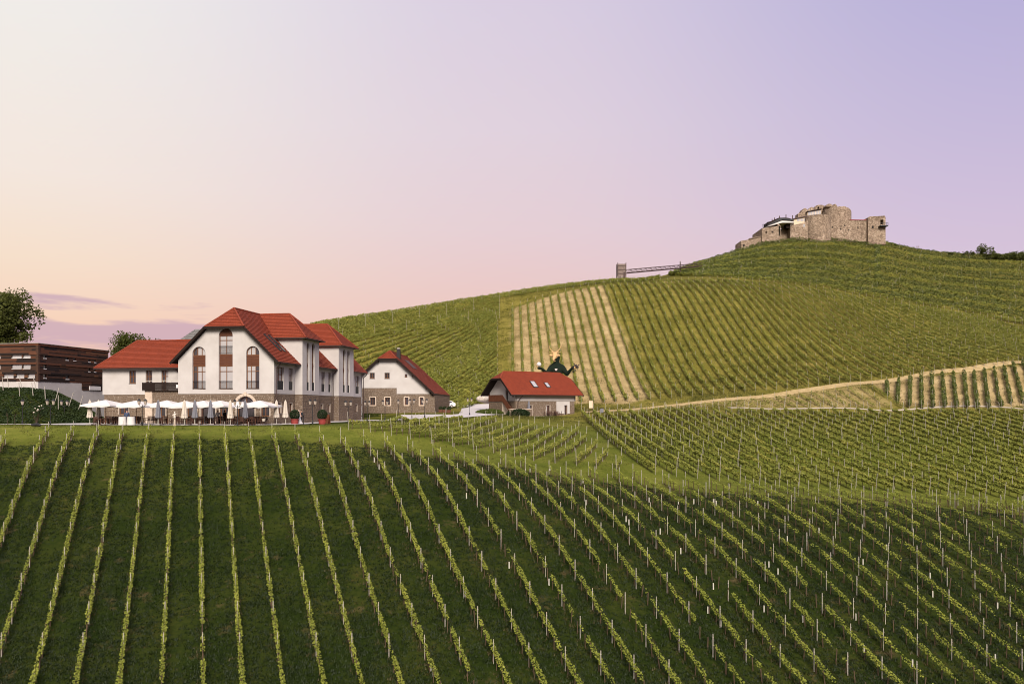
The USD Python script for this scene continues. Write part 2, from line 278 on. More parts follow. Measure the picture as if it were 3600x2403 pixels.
# wedge between track and road
for px, py, D in ((2200, 1443, 154), (2600, 1403, 160), (3025, 1350, 165.5), (3300, 1315, 168.5), (3600, 1280, 171)): c(px, py, D)
for px, py, D in ((3100, 1430, 155), (3600, 1430, 155), (2700, 1433, 154)): c(px, py, D)
# the hill face
for px, py, D in ((2121, 1006, 247), (2200, 1003, 246), (2400, 1000, 246), (2661, 1002, 246), (2800, 1012, 246), (2991, 1046, 242), (3183, 1076, 238), (3374, 1106, 234), (3600, 1140, 230), (4200, 1200, 228)): c(px, py, D)
for px, py, D in ((1802, 1086, 247), (1943, 1046, 247), (2049, 1020, 247)): c(px, py, D)
for px, py, D in ((1802, 1230, 205), (2050, 1200, 206), (2350, 1180, 206), (2700, 1170, 206), (3100, 1175, 206), (3600, 1205, 202)): c(px, py, D)
# left shoulder and ridge
for px, py, D in ((1700, 1250, 207), (1500, 1280, 205), (1300, 1290, 208), (1150, 1270, 212), (1000, 1250, 214)): c(px, py, D)
for px, py, D in ((1000, 1178, 236), (1175, 1152, 240), (1350, 1128, 246), (1500, 1104, 251), (1700, 1067, 256), (1850, 1035, 259), (2000, 1006, 262), (2170, 990, 266), (2280, 988, 268)): c(px, py, D)
for px, py, D in ((850, 1255, 228), (600, 1380, 222), (350, 1420, 215)): c(px, py, D)
for px, py, D in ((1000, 1210, 270), (1175, 1185, 280), (1500, 1140, 292), (1850, 1078, 300), (2170, 1030, 306)): c(px, py, D)
# castle hill
for px, py, D in ((2330, 968, 296), (2400, 945, 318), (2500, 913, 335), (2600, 880, 348), (2700, 852, 356), (2800, 840, 362), (2950, 838, 364), (3100, 858, 368), (3250, 893, 372), (3420, 907, 376), (3600, 914, 376), (4200, 940, 372)): c(px, py, D)
for px, py, D in ((2500, 960, 290), (2700, 925, 302), (2900, 920, 306), (3100, 940, 308), (3350, 980, 306), (3600, 1010, 300), (4200, 1060, 296)): c(px, py, D)
for px, py, D in ((2750, 830, 392), (3000, 835, 402), (3300, 915, 418), (3600, 935, 420), (4200, 960, 420), (2450, 965, 372), (2300, 1010, 352)): c(px, py, D)
# below and behind the camera, and far land
for x in (-60, -20, 20, 60, 110):
    for y, z in ((30, -23.4), (5, -33), (-40, -45)): g(x, y, z)
g(-110, 50, -14); g(-110, 85, -1.0); g(-120, 20, -27); g(140, 60, -17); g(150, 95, -8); g(170, 150, 1)
for x, y, z in ((-150, 120, 0), (-150, 200, 2), (-160, 300, -4), (-60, 320, 2), (-150, 420, -12), (0, 420, 12), (60, 470, 30), (150, 480, 40), (260, 470, 42), (330, 400, 46), (340, 300, 33), (330, 220, 14), (320, 150, 2), (300, 80, -10), (280, 0, -28), (-180, 40, -20), (-180, -60, -40), (280, -60, -42)): g(x, y, z)
pts = np.array(pts)
rbf = RBFInterpolator(pts[:, :2], pts[:, 2], kernel='thin_plate_spline', smoothing=0.4)
GX, GY, GS = np.arange(-190, 350.1, 1.25), np.arange(-60, 500.1, 1.25), 1.25
gx, gy = np.meshgrid(GX, GY)
GZ = rbf(np.stack([gx[::2, ::2].ravel(), gy[::2, ::2].ravel()], 1)).reshape(gx[::2, ::2].shape)
from scipy.ndimage import zoom as nd_zoom, map_coordinates, gaussian_filter
yi, xi = np.meshgrid(np.arange(gx.shape[0]) / 2, np.arange(gx.shape[1]) / 2, indexing='ij')
GZ = map_coordinates(GZ, [yi, xi], order=1, mode='nearest')
GZ += 0.28 * (meshkit.fbm(np.stack([gx * 0.05, gy * 0.05, gx * 0], -1), 3, 5) - 0.5)
def flat(poly, z, soft=5.0):
    """levels the land inside a polygon, easing out over soft metres"""
    global GZ
    d = shapely.distance(shapely.points(gx, gy), Polygon(poly)); w = np.clip(1 - d / soft, 0, 1); w = w * w * (3 - 2 * w)
    GZ = GZ * (1 - w) + z * w
A1 = math.atan(276 * 1.5326 / FPX)                        # the winery stands turned by this much
U1, V1 = np.array([math.cos(A1), -math.sin(A1)]), np.array([math.sin(A1), math.cos(A1)])
C1 = np.array([(968.6 - CX) / FPX * 99.9, 99.9])
def W1(u, v): return C1 + u * U1 + v * V1
flat([W1(-45, -9.5), W1(-12, -9.2), W1(4.5, -4.5), W1(4.5, 33), W1(-26, 33), W1(-45, 20)], 0.0, 5)
def ground(x, y):
    x, y = np.asarray(x, float), np.asarray(y, float)
    if x.ndim == 0: return float(map_coordinates(GZ, [[(float(y) - GY[0]) / GS], [(float(x) - GX[0]) / GS]], order=1, mode='nearest')[0])
    return map_coordinates(GZ, [(y - GY[0]) / GS, (x - GX[0]) / GS], order=1, mode='nearest')
def shoot(px, py, h=0.0, d0=40.0, d1=480.0, n=1500):
    """where the sight line through a photograph pixel meets the land raised by h"""
    px, py = np.atleast_1d(np.asarray(px, float)), np.atleast_1d(np.asarray(py, float))
    D = np.linspace(d0, d1, n)[None]
    x = (px[:, None] - CX) / FPX * D; z = ZC + (HY - py[:, None]) / FPX * D
    below = z <= ground(x, np.broadcast_to(D, x.shape)) + h
    i = np.where(below.any(1), below.argmax(1), n - 1)
    d = D[0, i]
    # refine
    lo, hi = d - (d1 - d0) / (n - 1), d.copy()
    for _ in range(12):
        m = (lo + hi) / 2; xm = (px - CX) / FPX * m; b = ZC + (HY - py) / FPX * m <= ground(xm, m) + h
        hi = np.where(b, m, hi); lo = np.where(b, lo, m)
    x = (px - CX) / FPX * hi
    return np.stack([x, hi, ground(x, hi)], 1)

# soil map of the hill: tan bare strips against grass
def img_poly(pp, h=0.0, n=12):
    q = []
    for a, b in zip(pp, pp[1:] + pp[:1]):
        for t in np.linspace(0, 1, n, endpoint=False): q.append((a[0] + (b[0] - a[0]) * t, a[1] + (b[1] - a[1]) * t))
    q = np.array(q); s = shoot(q[:, 0], q[:, 1], h); return Polygon(s[:, :2]).buffer(0)
soil_a = img_poly([(1802, 1085), (1900, 1052), (2000, 1022), (2121, 1002), (2160, 1100), (2230, 1280), (2288, 1395), (2200, 1418), (2100, 1418), (1802, 1416)])
soil_b = img_poly([(3060, 1346), (3300, 1318), (3600, 1284), (3800, 1262), (3800, 1428), (3180, 1428)])
soil_c = img_poly([(2130, 1448), (2400, 1424), (2700, 1395), (3030, 1350), (3110, 1400), (3150, 1428), (2500, 1428)])
Pg = shapely.points(gx, gy)
JIT = 1.6 * (meshkit.fbm(np.stack([gx * 0.3, gy * 0.3, gx * 0], -1), 3, 21) - 0.5)
def soft(poly, w=1.2): return np.clip(0.5 - (JIT + shapely.distance(Pg, poly) - shapely.distance(Pg, poly.boundary) * shapely.contains(poly, Pg)) / w, 0, 1)
SOIL = np.maximum(np.maximum(0.80 * soft(soil_a), 0.82 * soft(soil_b)), 0.5 * soft(soil_c))

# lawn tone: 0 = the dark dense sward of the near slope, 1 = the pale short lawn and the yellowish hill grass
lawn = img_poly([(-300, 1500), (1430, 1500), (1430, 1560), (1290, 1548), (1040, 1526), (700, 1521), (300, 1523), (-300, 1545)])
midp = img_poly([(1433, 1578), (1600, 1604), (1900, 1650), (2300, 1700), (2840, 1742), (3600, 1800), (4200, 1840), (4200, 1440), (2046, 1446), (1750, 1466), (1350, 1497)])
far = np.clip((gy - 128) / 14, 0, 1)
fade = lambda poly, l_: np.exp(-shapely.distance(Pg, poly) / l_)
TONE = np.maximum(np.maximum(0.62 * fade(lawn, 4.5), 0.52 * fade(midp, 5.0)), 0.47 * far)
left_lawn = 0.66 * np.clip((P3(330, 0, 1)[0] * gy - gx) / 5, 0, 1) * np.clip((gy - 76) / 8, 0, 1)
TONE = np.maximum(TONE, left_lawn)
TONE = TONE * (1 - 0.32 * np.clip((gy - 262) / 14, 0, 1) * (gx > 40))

nx, ny = len(GX), len(GY)
V = np.stack([gx.ravel(), gy.ravel(), GZ.ravel()], 1)
i, j = np.meshgrid(np.arange(ny - 1), np.arange(nx - 1), indexing='ij'); k0 = (i * nx + j).ravel()
Q = np.stack([k0, k0 + 1, k0 + nx + 1, k0 + nx], 1)
edge = np.concatenate([np.arange(nx), np.arange(1, ny) * nx + nx - 1, (ny - 1) * nx + np.arange(nx - 2, -1, -1), np.arange(ny - 2, 0, -1) * nx])
mid = np.array([80, 220, 0]); outer = []
for kf, zz in ((1.6, -30), (4, -40), (20, -40)):
    o = mid + (V[edge] - mid) * kf; o[:, 2] = zz; outer.append(o)
n0, ne = len(V), len(edge); V = np.vstack([V] + outer)
rings = [edge] + [n0 + r * ne + np.arange(ne) for r in range(3)]
QQ = [Q] + [np.stack([a, b, np.roll(b, -1), np.roll(a, -1)], 1) for a, b in zip(rings, rings[1:])]
ext = lambda A: np.concatenate([A.ravel(), np.full(3 * ne, 0.0)])
def numbers(prim, name, vals):
    UsdGeom.PrimvarsAPI(prim).CreatePrimvar(name, Sdf.ValueTypeNames.FloatArray, 'vertex').Set(Vt.FloatArray.FromNumpy(np.asarray(vals, np.float32)))
M['ground'] = mat('meadow_and_soil', {
    't': ('geometry', {}), 'so': ('attribute', {'attribute': 'soil'}), 'to': ('attribute', {'attribute': 'tone'}),
    'n1': ('noise_texture', {'scale': 0.22, 'detail': 5.0, 'roughness': 0.6}), 'n2': ('noise_texture', {'scale': 3.2, 'detail': 6.0, 'roughness': 0.75}), 'n3': ('noise_texture', {'scale': 0.55, 'detail': 4.0, 'roughness': 0.65}),
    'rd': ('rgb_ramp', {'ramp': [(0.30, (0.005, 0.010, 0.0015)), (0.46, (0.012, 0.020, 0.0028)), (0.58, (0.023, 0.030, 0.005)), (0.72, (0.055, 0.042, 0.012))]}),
    'rp': ('rgb_ramp', {'ramp': [(0.28, (0.095, 0.088, 0.014)), (0.46, (0.215, 0.182, 0.032)), (0.60, (0.34, 0.27, 0.065)), (0.76, (0.45, 0.31, 0.11))]}),
    'fa': ('attribute', {'attribute': 'far'}), 'mq': ('mix_color', {}),
    'rq': ('rgb_ramp', {'ramp': [(0.28, (0.055, 0.072, 0.008)), (0.46, (0.125, 0.145, 0.018)), (0.60, (0.195, 0.200, 0.034)), (0.76, (0.27, 0.225, 0.06))]}),
    'rs': ('rgb_ramp', {'ramp': [(0.30, (0.13, 0.095, 0.038)), (0.44, (0.235, 0.17, 0.08)), (0.56, (0.345, 0.255, 0.135)), (0.70, (0.46, 0.36, 0.21))]}),
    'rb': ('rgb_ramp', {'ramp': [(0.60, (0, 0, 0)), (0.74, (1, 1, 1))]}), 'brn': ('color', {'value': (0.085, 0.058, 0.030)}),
    'a': ('math', {'math_type': 'multiply_add', 'value2': 0.55, 'value3': 0.0}), 'b': ('math', {'math_type': 'multiply_add', 'value2': 0.45}),
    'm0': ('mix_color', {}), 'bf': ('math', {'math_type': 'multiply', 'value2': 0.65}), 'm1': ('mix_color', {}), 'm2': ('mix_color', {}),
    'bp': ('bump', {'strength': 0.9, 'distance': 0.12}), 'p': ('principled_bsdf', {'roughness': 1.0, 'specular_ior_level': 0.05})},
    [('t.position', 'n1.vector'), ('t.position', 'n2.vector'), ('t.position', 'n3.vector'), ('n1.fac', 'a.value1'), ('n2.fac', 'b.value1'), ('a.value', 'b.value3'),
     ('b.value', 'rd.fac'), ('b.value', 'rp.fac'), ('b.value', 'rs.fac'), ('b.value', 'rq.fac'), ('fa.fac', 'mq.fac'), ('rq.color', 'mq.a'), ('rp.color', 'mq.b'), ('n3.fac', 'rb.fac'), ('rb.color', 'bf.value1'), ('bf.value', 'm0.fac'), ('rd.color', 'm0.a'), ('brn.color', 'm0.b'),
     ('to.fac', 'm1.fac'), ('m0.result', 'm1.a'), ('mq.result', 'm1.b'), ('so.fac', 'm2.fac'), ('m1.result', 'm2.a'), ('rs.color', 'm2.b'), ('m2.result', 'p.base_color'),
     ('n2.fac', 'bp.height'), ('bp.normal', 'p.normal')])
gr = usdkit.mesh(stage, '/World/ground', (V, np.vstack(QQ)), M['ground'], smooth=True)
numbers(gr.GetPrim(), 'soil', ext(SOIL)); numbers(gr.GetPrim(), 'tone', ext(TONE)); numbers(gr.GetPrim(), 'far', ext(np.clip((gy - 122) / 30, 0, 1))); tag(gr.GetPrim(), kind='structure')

# ---------------------------------------------------------------- tracks, road, terrace: sheets draped a little above the land
def drape(poly, lift, step=1.0):
    poly = poly.buffer(0); x0, y0, x1, y1 = poly.bounds; mb = MB()
    bd = poly.segmentize(step)
    inner = [(x, y) for x in np.arange(x0, x1, step) for y in np.arange(y0, y1, step)]
    inner = [p for p, ok in zip(inner, shapely.contains(poly.buffer(-step * 0.4), shapely.points(np.array(inner)))) if ok] if inner else []
    P = np.array([q for g_ in getattr(bd, 'geoms', [bd]) for q in g_.exterior.coords[:-1]] + inner)
    from scipy.spatial import Delaunay
    T = Delaunay(P).simplices; T = T[shapely.contains(poly.buffer(0.02), shapely.points(P[T].mean(1)))]
    e = P[T]; area = (e[:, 1, 0] - e[:, 0, 0]) * (e[:, 2, 1] - e[:, 0, 1]) - (e[:, 2, 0] - e[:, 0, 0]) * (e[:, 1, 1] - e[:, 0, 1])
    T = np.where(area[:, None] < 0, T[:, ::-1], T)
    return np.column_stack([P, ground(P[:, 0], P[:, 1]) + lift]), T
def ribbon(line, w, lift, step=1.2):
    l = LineString(line).segmentize(step) if len(line) < 60 else LineString(line)
    return drape(l.buffer(w / 2, cap_style=2), lift, step)
trk = shoot([2055, 2200, 2400, 2600, 2800, 3025, 3200, 3400, 3600, 3900], [1449, 1441, 1421, 1400, 1376, 1346, 1324, 1299, 1273, 1238])
obj('dirt_track', ribbon(trk[:, :2], 2.6, 0.05), M['dirt'], kind='structure', smooth=True)
rd = [((px - CX) / FPX * 152.6, 152.6 + 0.3 * math.sin(px * 0.01)) for px in np.linspace(2560, 4200, 30)]
obj('farm_road', ribbon(rd, 0.85, 0.06), M['gravel_road'], kind='structure', smooth=True)
lane = shoot([1990, 2040, 2085], [1446, 1443, 1441])
terr = Polygon([tuple(W1(*q)) for q in ((-46, -8.8), (-36, -9.3), (-12, -9.2), (0, -7.2), (4.2, -3.4), (3.6, 10), (3.6, 33), (0.2, 32.5), (0.2, 0.2), (-27, 3), (-46, 14))])
obj('terrace', drape(terr, 0.05), M['paving'], kind='structure')
court = Polygon([tuple(W1(3.8, 24)), tuple(W1(3.8, 33)), (-19.3, 137), (-17.0, 135.6), (-10.5, 136.5), (-9.5, 140), (-10.2, 158), (-11, 172), (-2.5, 170), (0.4, 160), (0.0, 152), (-3.5, 144), (-8, 131), (-14, 124), (-19, 115)])
obj('courtyard', drape(court, 0.06), M['paving'], kind='structure')

# ---------------------------------------------------------------- vine rows
def leaf_cloud(c, size, rng, up=0.9, aspect=0.8):
    n = len(c); nor = rng.normal(size=(n, 3)) * 0.75; nor[:, 2] += up; nor[:, 1] -= 0.45; nor /= np.linalg.norm(nor, axis=1, keepdims=True)
    a = np.cross(nor, rng.normal(size=(n, 3))); a /= np.linalg.norm(a, axis=1, keepdims=True); b = np.cross(nor, a)
    s = (np.asarray(size) * rng.uniform(0.65, 1.3, n))[:, None] / 2; k = nor * s * rng.uniform(-0.5, 0.5, (n, 1))
    v = np.stack([c - a * s, c - b * s * aspect + k, c + a * s, c + b * s * aspect + k], 1).reshape(-1, 3)
    q = np.arange(n)[:, None] * 4
    return v, np.vstack([q + [0, 1, 2], q + [0, 2, 3]])
ORD1 = ['', 'first', 'second', 'third', 'fourth', 'fifth', 'sixth', 'seventh', 'eighth', 'ninth', 'tenth', 'eleventh', 'twelfth', 'thirteenth', 'fourteenth', 'fifteenth', 'sixteenth', 'seventeenth', 'eighteenth', 'nineteenth']
TENS = {20: 'twent', 30: 'thirt', 40: 'fort', 50: 'fift', 60: 'sixt', 70: 'sevent'}
def ordinal(n):
    if n < 20: return ORD1[n]
    t = TENS[n // 10 * 10]; return t + 'ieth' if n % 10 == 0 else f'{t}y-{ORD1[n % 10]}'
def in_view(P, m=60):
    px = CX + FPX * P[:, 0] / P[:, 1]; py = HY - FPX * (P[:, 2] - ZC) / P[:, 1]
    return (px > -m) & (px < 3600 + m) & (py < 2403 + m) & (P[:, 1] > 5)
POSTS = []                                             # (x, y, z, height, lean along the row)
def vine_row(p0, p1, label, group, leaf, size, h0, h1, w, dens, gap, trunk=None, wire=False, post=None, end_lean=0.0, postsize=1.6, seed=0, line=None, up=1.0, phase=None):
    rng = np.random.default_rng(1000 + seed)
    pl = np.array([p0[:2], p1[:2]], float) if line is None else np.asarray(line, float)[:, :2]
    seg = np.linalg.norm(np.diff(pl, axis=0), axis=1); cum = np.concatenate([[0], np.cumsum(seg)]); Ln = cum[-1]
    at = lambda t: np.stack([np.interp(t, cum, pl[:, 0]), np.interp(t, cum, pl[:, 1])], -1)
    probe = at(np.linspace(0, Ln, 60)); pv = in_view(np.column_stack([probe, ground(probe[:, 0], probe[:, 1])]), 120)
    if not pv.any(): return None
    n = int(Ln * dens); t = rng.uniform(0, Ln, n)
    vig = meshkit.noise(np.stack([t * 0.55, t * 0 + seed * 3.7, t * 0], 1), 11) * 0.6 + meshkit.noise(np.stack([t * 1.9, t * 0 + seed * 1.3, t * 0], 1), 12) * 0.4
    keep = vig + rng.uniform(-0.13, 0.13, n) > gap
    t, vig = t[keep], vig[keep]; q = at(t); d = np.gradient(pl, axis=0)[0] if line is None else at(np.minimum(t + 0.5, Ln)) - at(np.maximum(t - 0.5, 0))
    d = np.broadcast_to(d, q.shape); d = d / np.linalg.norm(d, axis=1, keepdims=True); side = np.stack([-d[:, 1], d[:, 0]], 1)
    ang = rng.uniform(0, 2 * np.pi, len(t)); rr = np.sqrt(rng.uniform(0.12, 1, len(t))) * (0.45 + 1.1 * np.clip(vig, 0, 1))
    q = q + side * (np.cos(ang) * rr * w)[:, None]
    z = ground(q[:, 0], q[:, 1]) + (h0 + h1) / 2 + np.sin(ang) * rr * (h1 - h0) / 2 + (h1 - h0) * 0.55 * (meshkit.noise(np.stack([t * 1.1, t * 0 + seed * 5.3, t * 0], 1), 31) - 0.5)
    cpt = np.column_stack([q, z]); ok = in_view(cpt, 90); cpt = cpt[ok]
    if len(cpt) < 12: return None
    v, f = leaf_cloud(cpt, size, rng, up)
    detail = trunk or wire
    if detail:
        base = at(Ln / 2); o = np.array([base[0], base[1], ground(*base)]); th = thing('vine_row', label, 'vine row', o, group=group); obj('foliage', (v - o, f), leaf, th)
    else:
        th = obj('vine_row', (v, f), leaf, label=label, cat='vine row', group=group)
    if trunk:
        mb = MB(); n_t = int(Ln / trunk); tt = (np.arange(n_t) + 0.5) * trunk + rng.uniform(-0.2, 0.2, n_t); b = at(tt); bz = ground(b[:, 0], b[:, 1])
        for k in np.nonzero(in_view(np.column_stack([b, bz]), 60))[0]:
            s = rng.normal(0, 0.06, 2); p = np.array([b[k, 0], b[k, 1], bz[k]]) - o
            mb.bar(p - [0, 0, 0.05], p + [s[0], s[1], (h0 + h1) / 2 + rng.uniform(-0.1, 0.1)], 0.055)
        if mb.v: obj('trunks', mb, M['vine_wood'], th, kind='stuff')
    if wire:
        tt = np.linspace(0, Ln, max(2, int(Ln / 3))); b = at(tt); bz = ground(b[:, 0], b[:, 1])
        for hh in (0.8, 1.35):
            mb = MB(); mb.tube(np.column_stack([b, bz + hh]) - o, 0.0035, 3, False); obj('wire', mb, M['metal'], th)
    if post:
        if phase is not None:                          # posts stand at fixed depths across the block
            y0, y1 = sorted((pl[0, 1], pl[-1, 1])); Y = np.arange(math.ceil((y0 - phase) / post) * post + phase, y1, post)
            tt = (Y - pl[0, 1]) / (pl[-1, 1] - pl[0, 1]) * Ln; tt = np.concatenate([[0.0], tt[(tt > 1.3) & (tt < Ln)]]) if True else tt
        else: tt = np.linspace(0, Ln, max(2, int(round(Ln / post)) + 1))
        b = at(tt); bz = ground(b[:, 0], b[:, 1])
        for k in range(len(tt)):
            ln = 0.0
            if end_lean and k in (0, len(tt) - 1): ln = end_lean * (-1 if k == 0 else 1)
            dd = (pl[-1] - pl[0]) / Ln
            POSTS.append((b[k, 0], b[k, 1], bz[k], postsize * (1.12 if ln else 1) * rng.uniform(0.95, 1.05), dd[0] * ln, dd[1] * ln))
    return th
def shoot_pairs(a, b, h):
    a, b = np.array(a, float), np.array(b, float); return shoot(a[:, 0], a[:, 1], h), shoot(b[:, 0], b[:, 1], h)

# near slope: rows climbing from the camera to the terrace lawn
xb = {-8: -560, -7: -408, -6: -262, -5: -42 - 60, -4: 112, -3: 265, -2: 418, -1: 568, 0: 715, 1: 853, 2: 995, 3: 1141, 4: 1275, 5: 1413, 6: 1545, 7: 1670, 8: 1792, 9: 1915, 10: 2040, 11: 2160, 12: 2270, 13: 2385, 14: 2500, 15: 2612, 16: 2722}
for k in range(17, 46): xb[k] = 2722 + 110 * (k - 16)
xb[-5] = -42; xb[-6] = -200; xb[-7] = -360; xb[-8] = -520
tops = {-7: (85, 1503), -6: (171, 1503), -5: (259, 1501), -4: (347, 1501), -3: (433, 1503), -2: (524, 1501), -1: (612, 1503), 0: (700, 1503), 1: (789, 1504), 2: (874, 1506), 3: (956, 1508), 4: (1037, 1511), 5: (1123, 1520), 6: (1197, 1526), 7: (1279, 1532), 8: (1353, 1541), 9: (1433, 1554), 10: (1522, 1569), 11: (1596, 1578), 12: (1676, 1590), 13: (1759, 1600), 14: (1829, 1612), 15: (1930, 1637), 16: (1990, 1640), 17: (2069, 1642), 18: (2153, 1648), 19: (2225, 1653), 20: (2330, 1671), 21: (2410, 1680), 22: (2493, 1688), 23: (2560, 1692), 24: (2620, 1694), 25: (2690, 1700), 26: (2768, 1706)}
for k in range(27, 42): tops[k] = (2768 + 75 * (k - 26), 1706 + 5.2 * (k - 26))
tops[-7] = (20, 1530)
ks = sorted(set(xb) & set(tops)); tp, bt = shoot_pairs([tops[k] for k in ks], [(xb[k], 2403) for k in ks], 0.9)
slope_rows = 0; ROWS_NEAR = []
for k, a, b in zip(ks, tp, bt):
    b = a + (b - a) * 1.12; slope_rows += 1; ROWS_NEAR.append((a, b))
    vine_row(a, b, f'yellow-green vine row on the dark near slope, {ordinal(slope_rows)} from the left', 'vine rows on the dark near slope', M['vine'], 0.13,
             0.74, 1.14, 0.15 if k < 12 else 0.14, 85, 0.35 if k < 10 else 0.41 + 0.002 * k, trunk=1.1, wire=True, post=3.03, phase=51.3 % 3.03, seed=k + 10)

# small cross vineyard between the slope and the houses
CR = [[(60, 195), (400, 190), (700, 170), (860, 148)], [(240, 218), (560, 212), (800, 180), (1000, 148)], [(415, 245), (640, 240), (860, 215), (1190, 160)], [(570, 275), (800, 270), (1000, 245), (1280, 150)],
      [(745, 308), (920, 295), (1100, 262), (1330, 190)], [(920, 335), (1140, 310), (1300, 270), (1465, 198)], [(1090, 365), (1300, 325), (1450, 270), (1595, 208)], [(1255, 390), (1450, 340), (1600, 280), (1715, 228)],
      [(1430, 425), (1600, 370), (1720, 300), (1830, 240)], [(1590, 455), (1750, 385), (1870, 310), (1960, 242)], [(1765, 475), (1900, 395), (2025, 300)], [(1940, 495), (2040, 420), (2110, 352)], [(2105, 520), (2170, 450), (2200, 415)], [(2270, 545), (2310, 480)]]
for k, r in enumerate(CR):
    r = np.array(r, float); s = shoot(1200 + r[:, 0] / 2.349, 1400 + r[:, 1] / 2.349, 0.85)
    vine_row(None, None, f'short vine row in the small cross block, {ordinal(k + 1)} from the courtyard', 'vine rows of the small cross block', M['vine_hill'], 0.17, 0.62, 1.05, 0.2, 85, 0.12, trunk=1.0, post=4.2, end_lean=0.12, postsize=1.75, seed=100 + k, line=s)

# middle right vineyard below the farm road
jx = [2303, 2378, 2452, 2529, 2601, 2670, 2739, 2808, 2877, 2942, 3007, 3078, 3137, 3204, 3266, 3331, 3392, 3463]
mt, mbm = [], []
for jj in range(0, 38):
    mt.append((2046 + 42 * jj, 1444 - min(8, jj))); mbm.append((jx[jj] if jj < 18 else 3463 + 67 * (jj - 17), 1640 + np.interp(jj, [0, 6, 20, 40], [0, 45, 95, 120])))
for k, (a, b) in enumerate(zip(mt, mbm)):
    t = np.linspace(0, 1, 9); s = shoot(a[0] + (b[0] - a[0]) * t, a[1] + (b[1] - a[1]) * (1.18 * t - 0.18 * t * t), 0.9)
    vine_row(None, None, f'vine row running down below the farm road, {ordinal(k + 1)} from the stone cottage', 'vine rows below the farm road', M['vine_hill'], 0.25, 0.6, 1.12, 0.22, 78, 0.14, trunk=1.3, post=4.4, end_lean=0.16, postsize=2.0, seed=200 + k, line=s)

# big hill: bare tan strip and the green face beside it
gt, gb, gk = [], [], []
for k in range(-12, 62):
    x = 2121 + (26.6 if k < 0 else 25) * k
    y = np.interp(x, [1802, 1834, 1890, 1943, 1999, 2049, 2121, 2200, 2545, 2661, 2766, 2896, 2991, 3118, 3183, 3297, 3374, 3527, 3600, 3800], [1072, 1064, 1048, 1032, 1016, 1007, 994, 988, 978, 988, 998, 1011, 1034, 1049, 1064, 1080, 1095, 1118, 1130, 1160])
    xbk = 2286 + (40.3 if k < 0 else 37) * k
    yb = np.interp(xbk, [1802, 2121, 2286, 2409, 2519, 2626, 2728, 2854, 3198, 3600, 4400], [1398, 1400, 1390, 1380, 1370, 1360, 1354, 1343, 1303, 1258, 1165])
    gt.append((x, y)); gb.append((xbk, yb)); gk.append(k)
tp, bt = shoot_pairs(gt, gb, 1.0)
for k, a, b in zip(gk, tp, bt):
    tan = k < 0
    vine_row(a, b, (f'green vine row on the bare tan strip of the hill, {ordinal(k + 13)} from the left' if tan else f'thin vine row on the green hill face, {ordinal(k + 1)} from the tan strip'), 'vine rows on the tan strip' if tan else 'vine rows on the green hill face',
             M['vine_hill'], 0.33, 0.2 if tan else 0.5, 1.05 if tan else 1.2, 0.30 if tan else 0.22, 44 if tan else 36, 0.16, post=6.5, postsize=1.8, seed=300 + k)
# tan patch beside the farm road with dense dark rows
bt_, bb_ = [], []
for k in range(14):
    xt = 2800 + np.interp(k, range(14), [(830, 940, 1045, 1147, 1243, 1340, 1440, 1540, 1630, 1725, 1815, 1905, 1990, 2080)[q] for q in range(14)]) / 2.614 if False else 2800 + (830, 940, 1045, 1147, 1243, 1340, 1440, 1540, 1630, 1725, 1815, 1905, 1990, 2080)[k] / 2.614
    yt = 850 + (1265, 1250, 1225, 1210, 1200, 1195, 1190, 1185, 1180, 1155, 1140, 1125, 1105, 1085)[k] / 2.614
    xo = 2800 + (835, 930, 1040, 1150, 1255, 1365, 1475, 1575, 1665, 1770, 1885, 1975, 2090, 2200)[k] / 2.614
    yo = 850 + (1370, 1440, 1485, 1490, 1485, 1485, 1490, 1490, 1485, 1485, 1485, 1450, 1450, 1450)[k] / 2.614
    bt_.append((xt, yt)); bb_.append((xo, yo))
tp, bt = shoot_pairs(bt_, bb_, 1.0)
for k, (a, b) in enumerate(zip(tp, bt)):
    vine_row(a, b, f'dense dark vine row on the tan roadside patch, {ordinal(k + 1)} from the left', 'dense vine rows on the tan patch', M['vine_dark'], 0.34, 0.15, 1.3, 0.34, 60, 0.14, post=6, postsize=1.8, seed=400 + k)
# thin young rows in the wedge between track and road
wt, wb = [], []
for k in range(20):
    x = 2250 + 43 * k; y = np.interp(x, [2250, 2600, 3025], [1432, 1403, 1352]); x2 = x + 20 + 62 * (k / 19) ** 1.2 + 12
    wt.append((x, y + 3)); wb.append((x2 + 16, 1424 if k > 4 else 1436))
tp, bt = shoot_pairs(wt, wb, 0.7)
for k, (a, b) in enumerate(zip(tp, bt)):
    if np.linalg.norm(a - b) < 2.5: continue
    vine_row(a, b, f'sparse young vine row in the wedge between track and road, {ordinal(k + 1)} from the left', 'young vine rows in the wedge', M['vine_hill'], 0.24, 0.3, 0.95, 0.16, 30, 0.3, post=5, postsize=1.6, seed=450 + k)
# left shoulder of the hill: slanting dense rows, then flat rows along the skyline
GL = np.array([[(1748, 1362), (1610, 1420)], [(1748, 1220), (1440, 1388)], [(1748, 1130), (1290, 1370)], [(1742, 1098), (1210, 1322)], [(1700, 1086), (1180, 1245)], [(1600, 1090), (1170, 1188)]], float)
gi = np.array([0, 9, 17, 21, 25, 28]); row_n = 0
for k in range(0, 29):
    a = np.array([np.interp(k, gi, GL[:, 0, q]) for q in (0, 1)]); b = np.array([np.interp(k, gi, GL[:, 1, q]) for q in (0, 1)])
    s = shoot([a[0], (a[0] + b[0]) / 2, b[0]], [a[1], (a[1] + b[1]) / 2, b[1]], 1.0); row_n += 1
    vine_row(s[0], s[2], f'slanting bushy vine row left of the tan strip, {ordinal(row_n)} from the bottom', 'slanting vine rows on the left shoulder', M['vine_hill'], 0.36, 0.3, 1.15, 0.28, 48, 0.10, post=9, postsize=1.6, seed=500 + k)
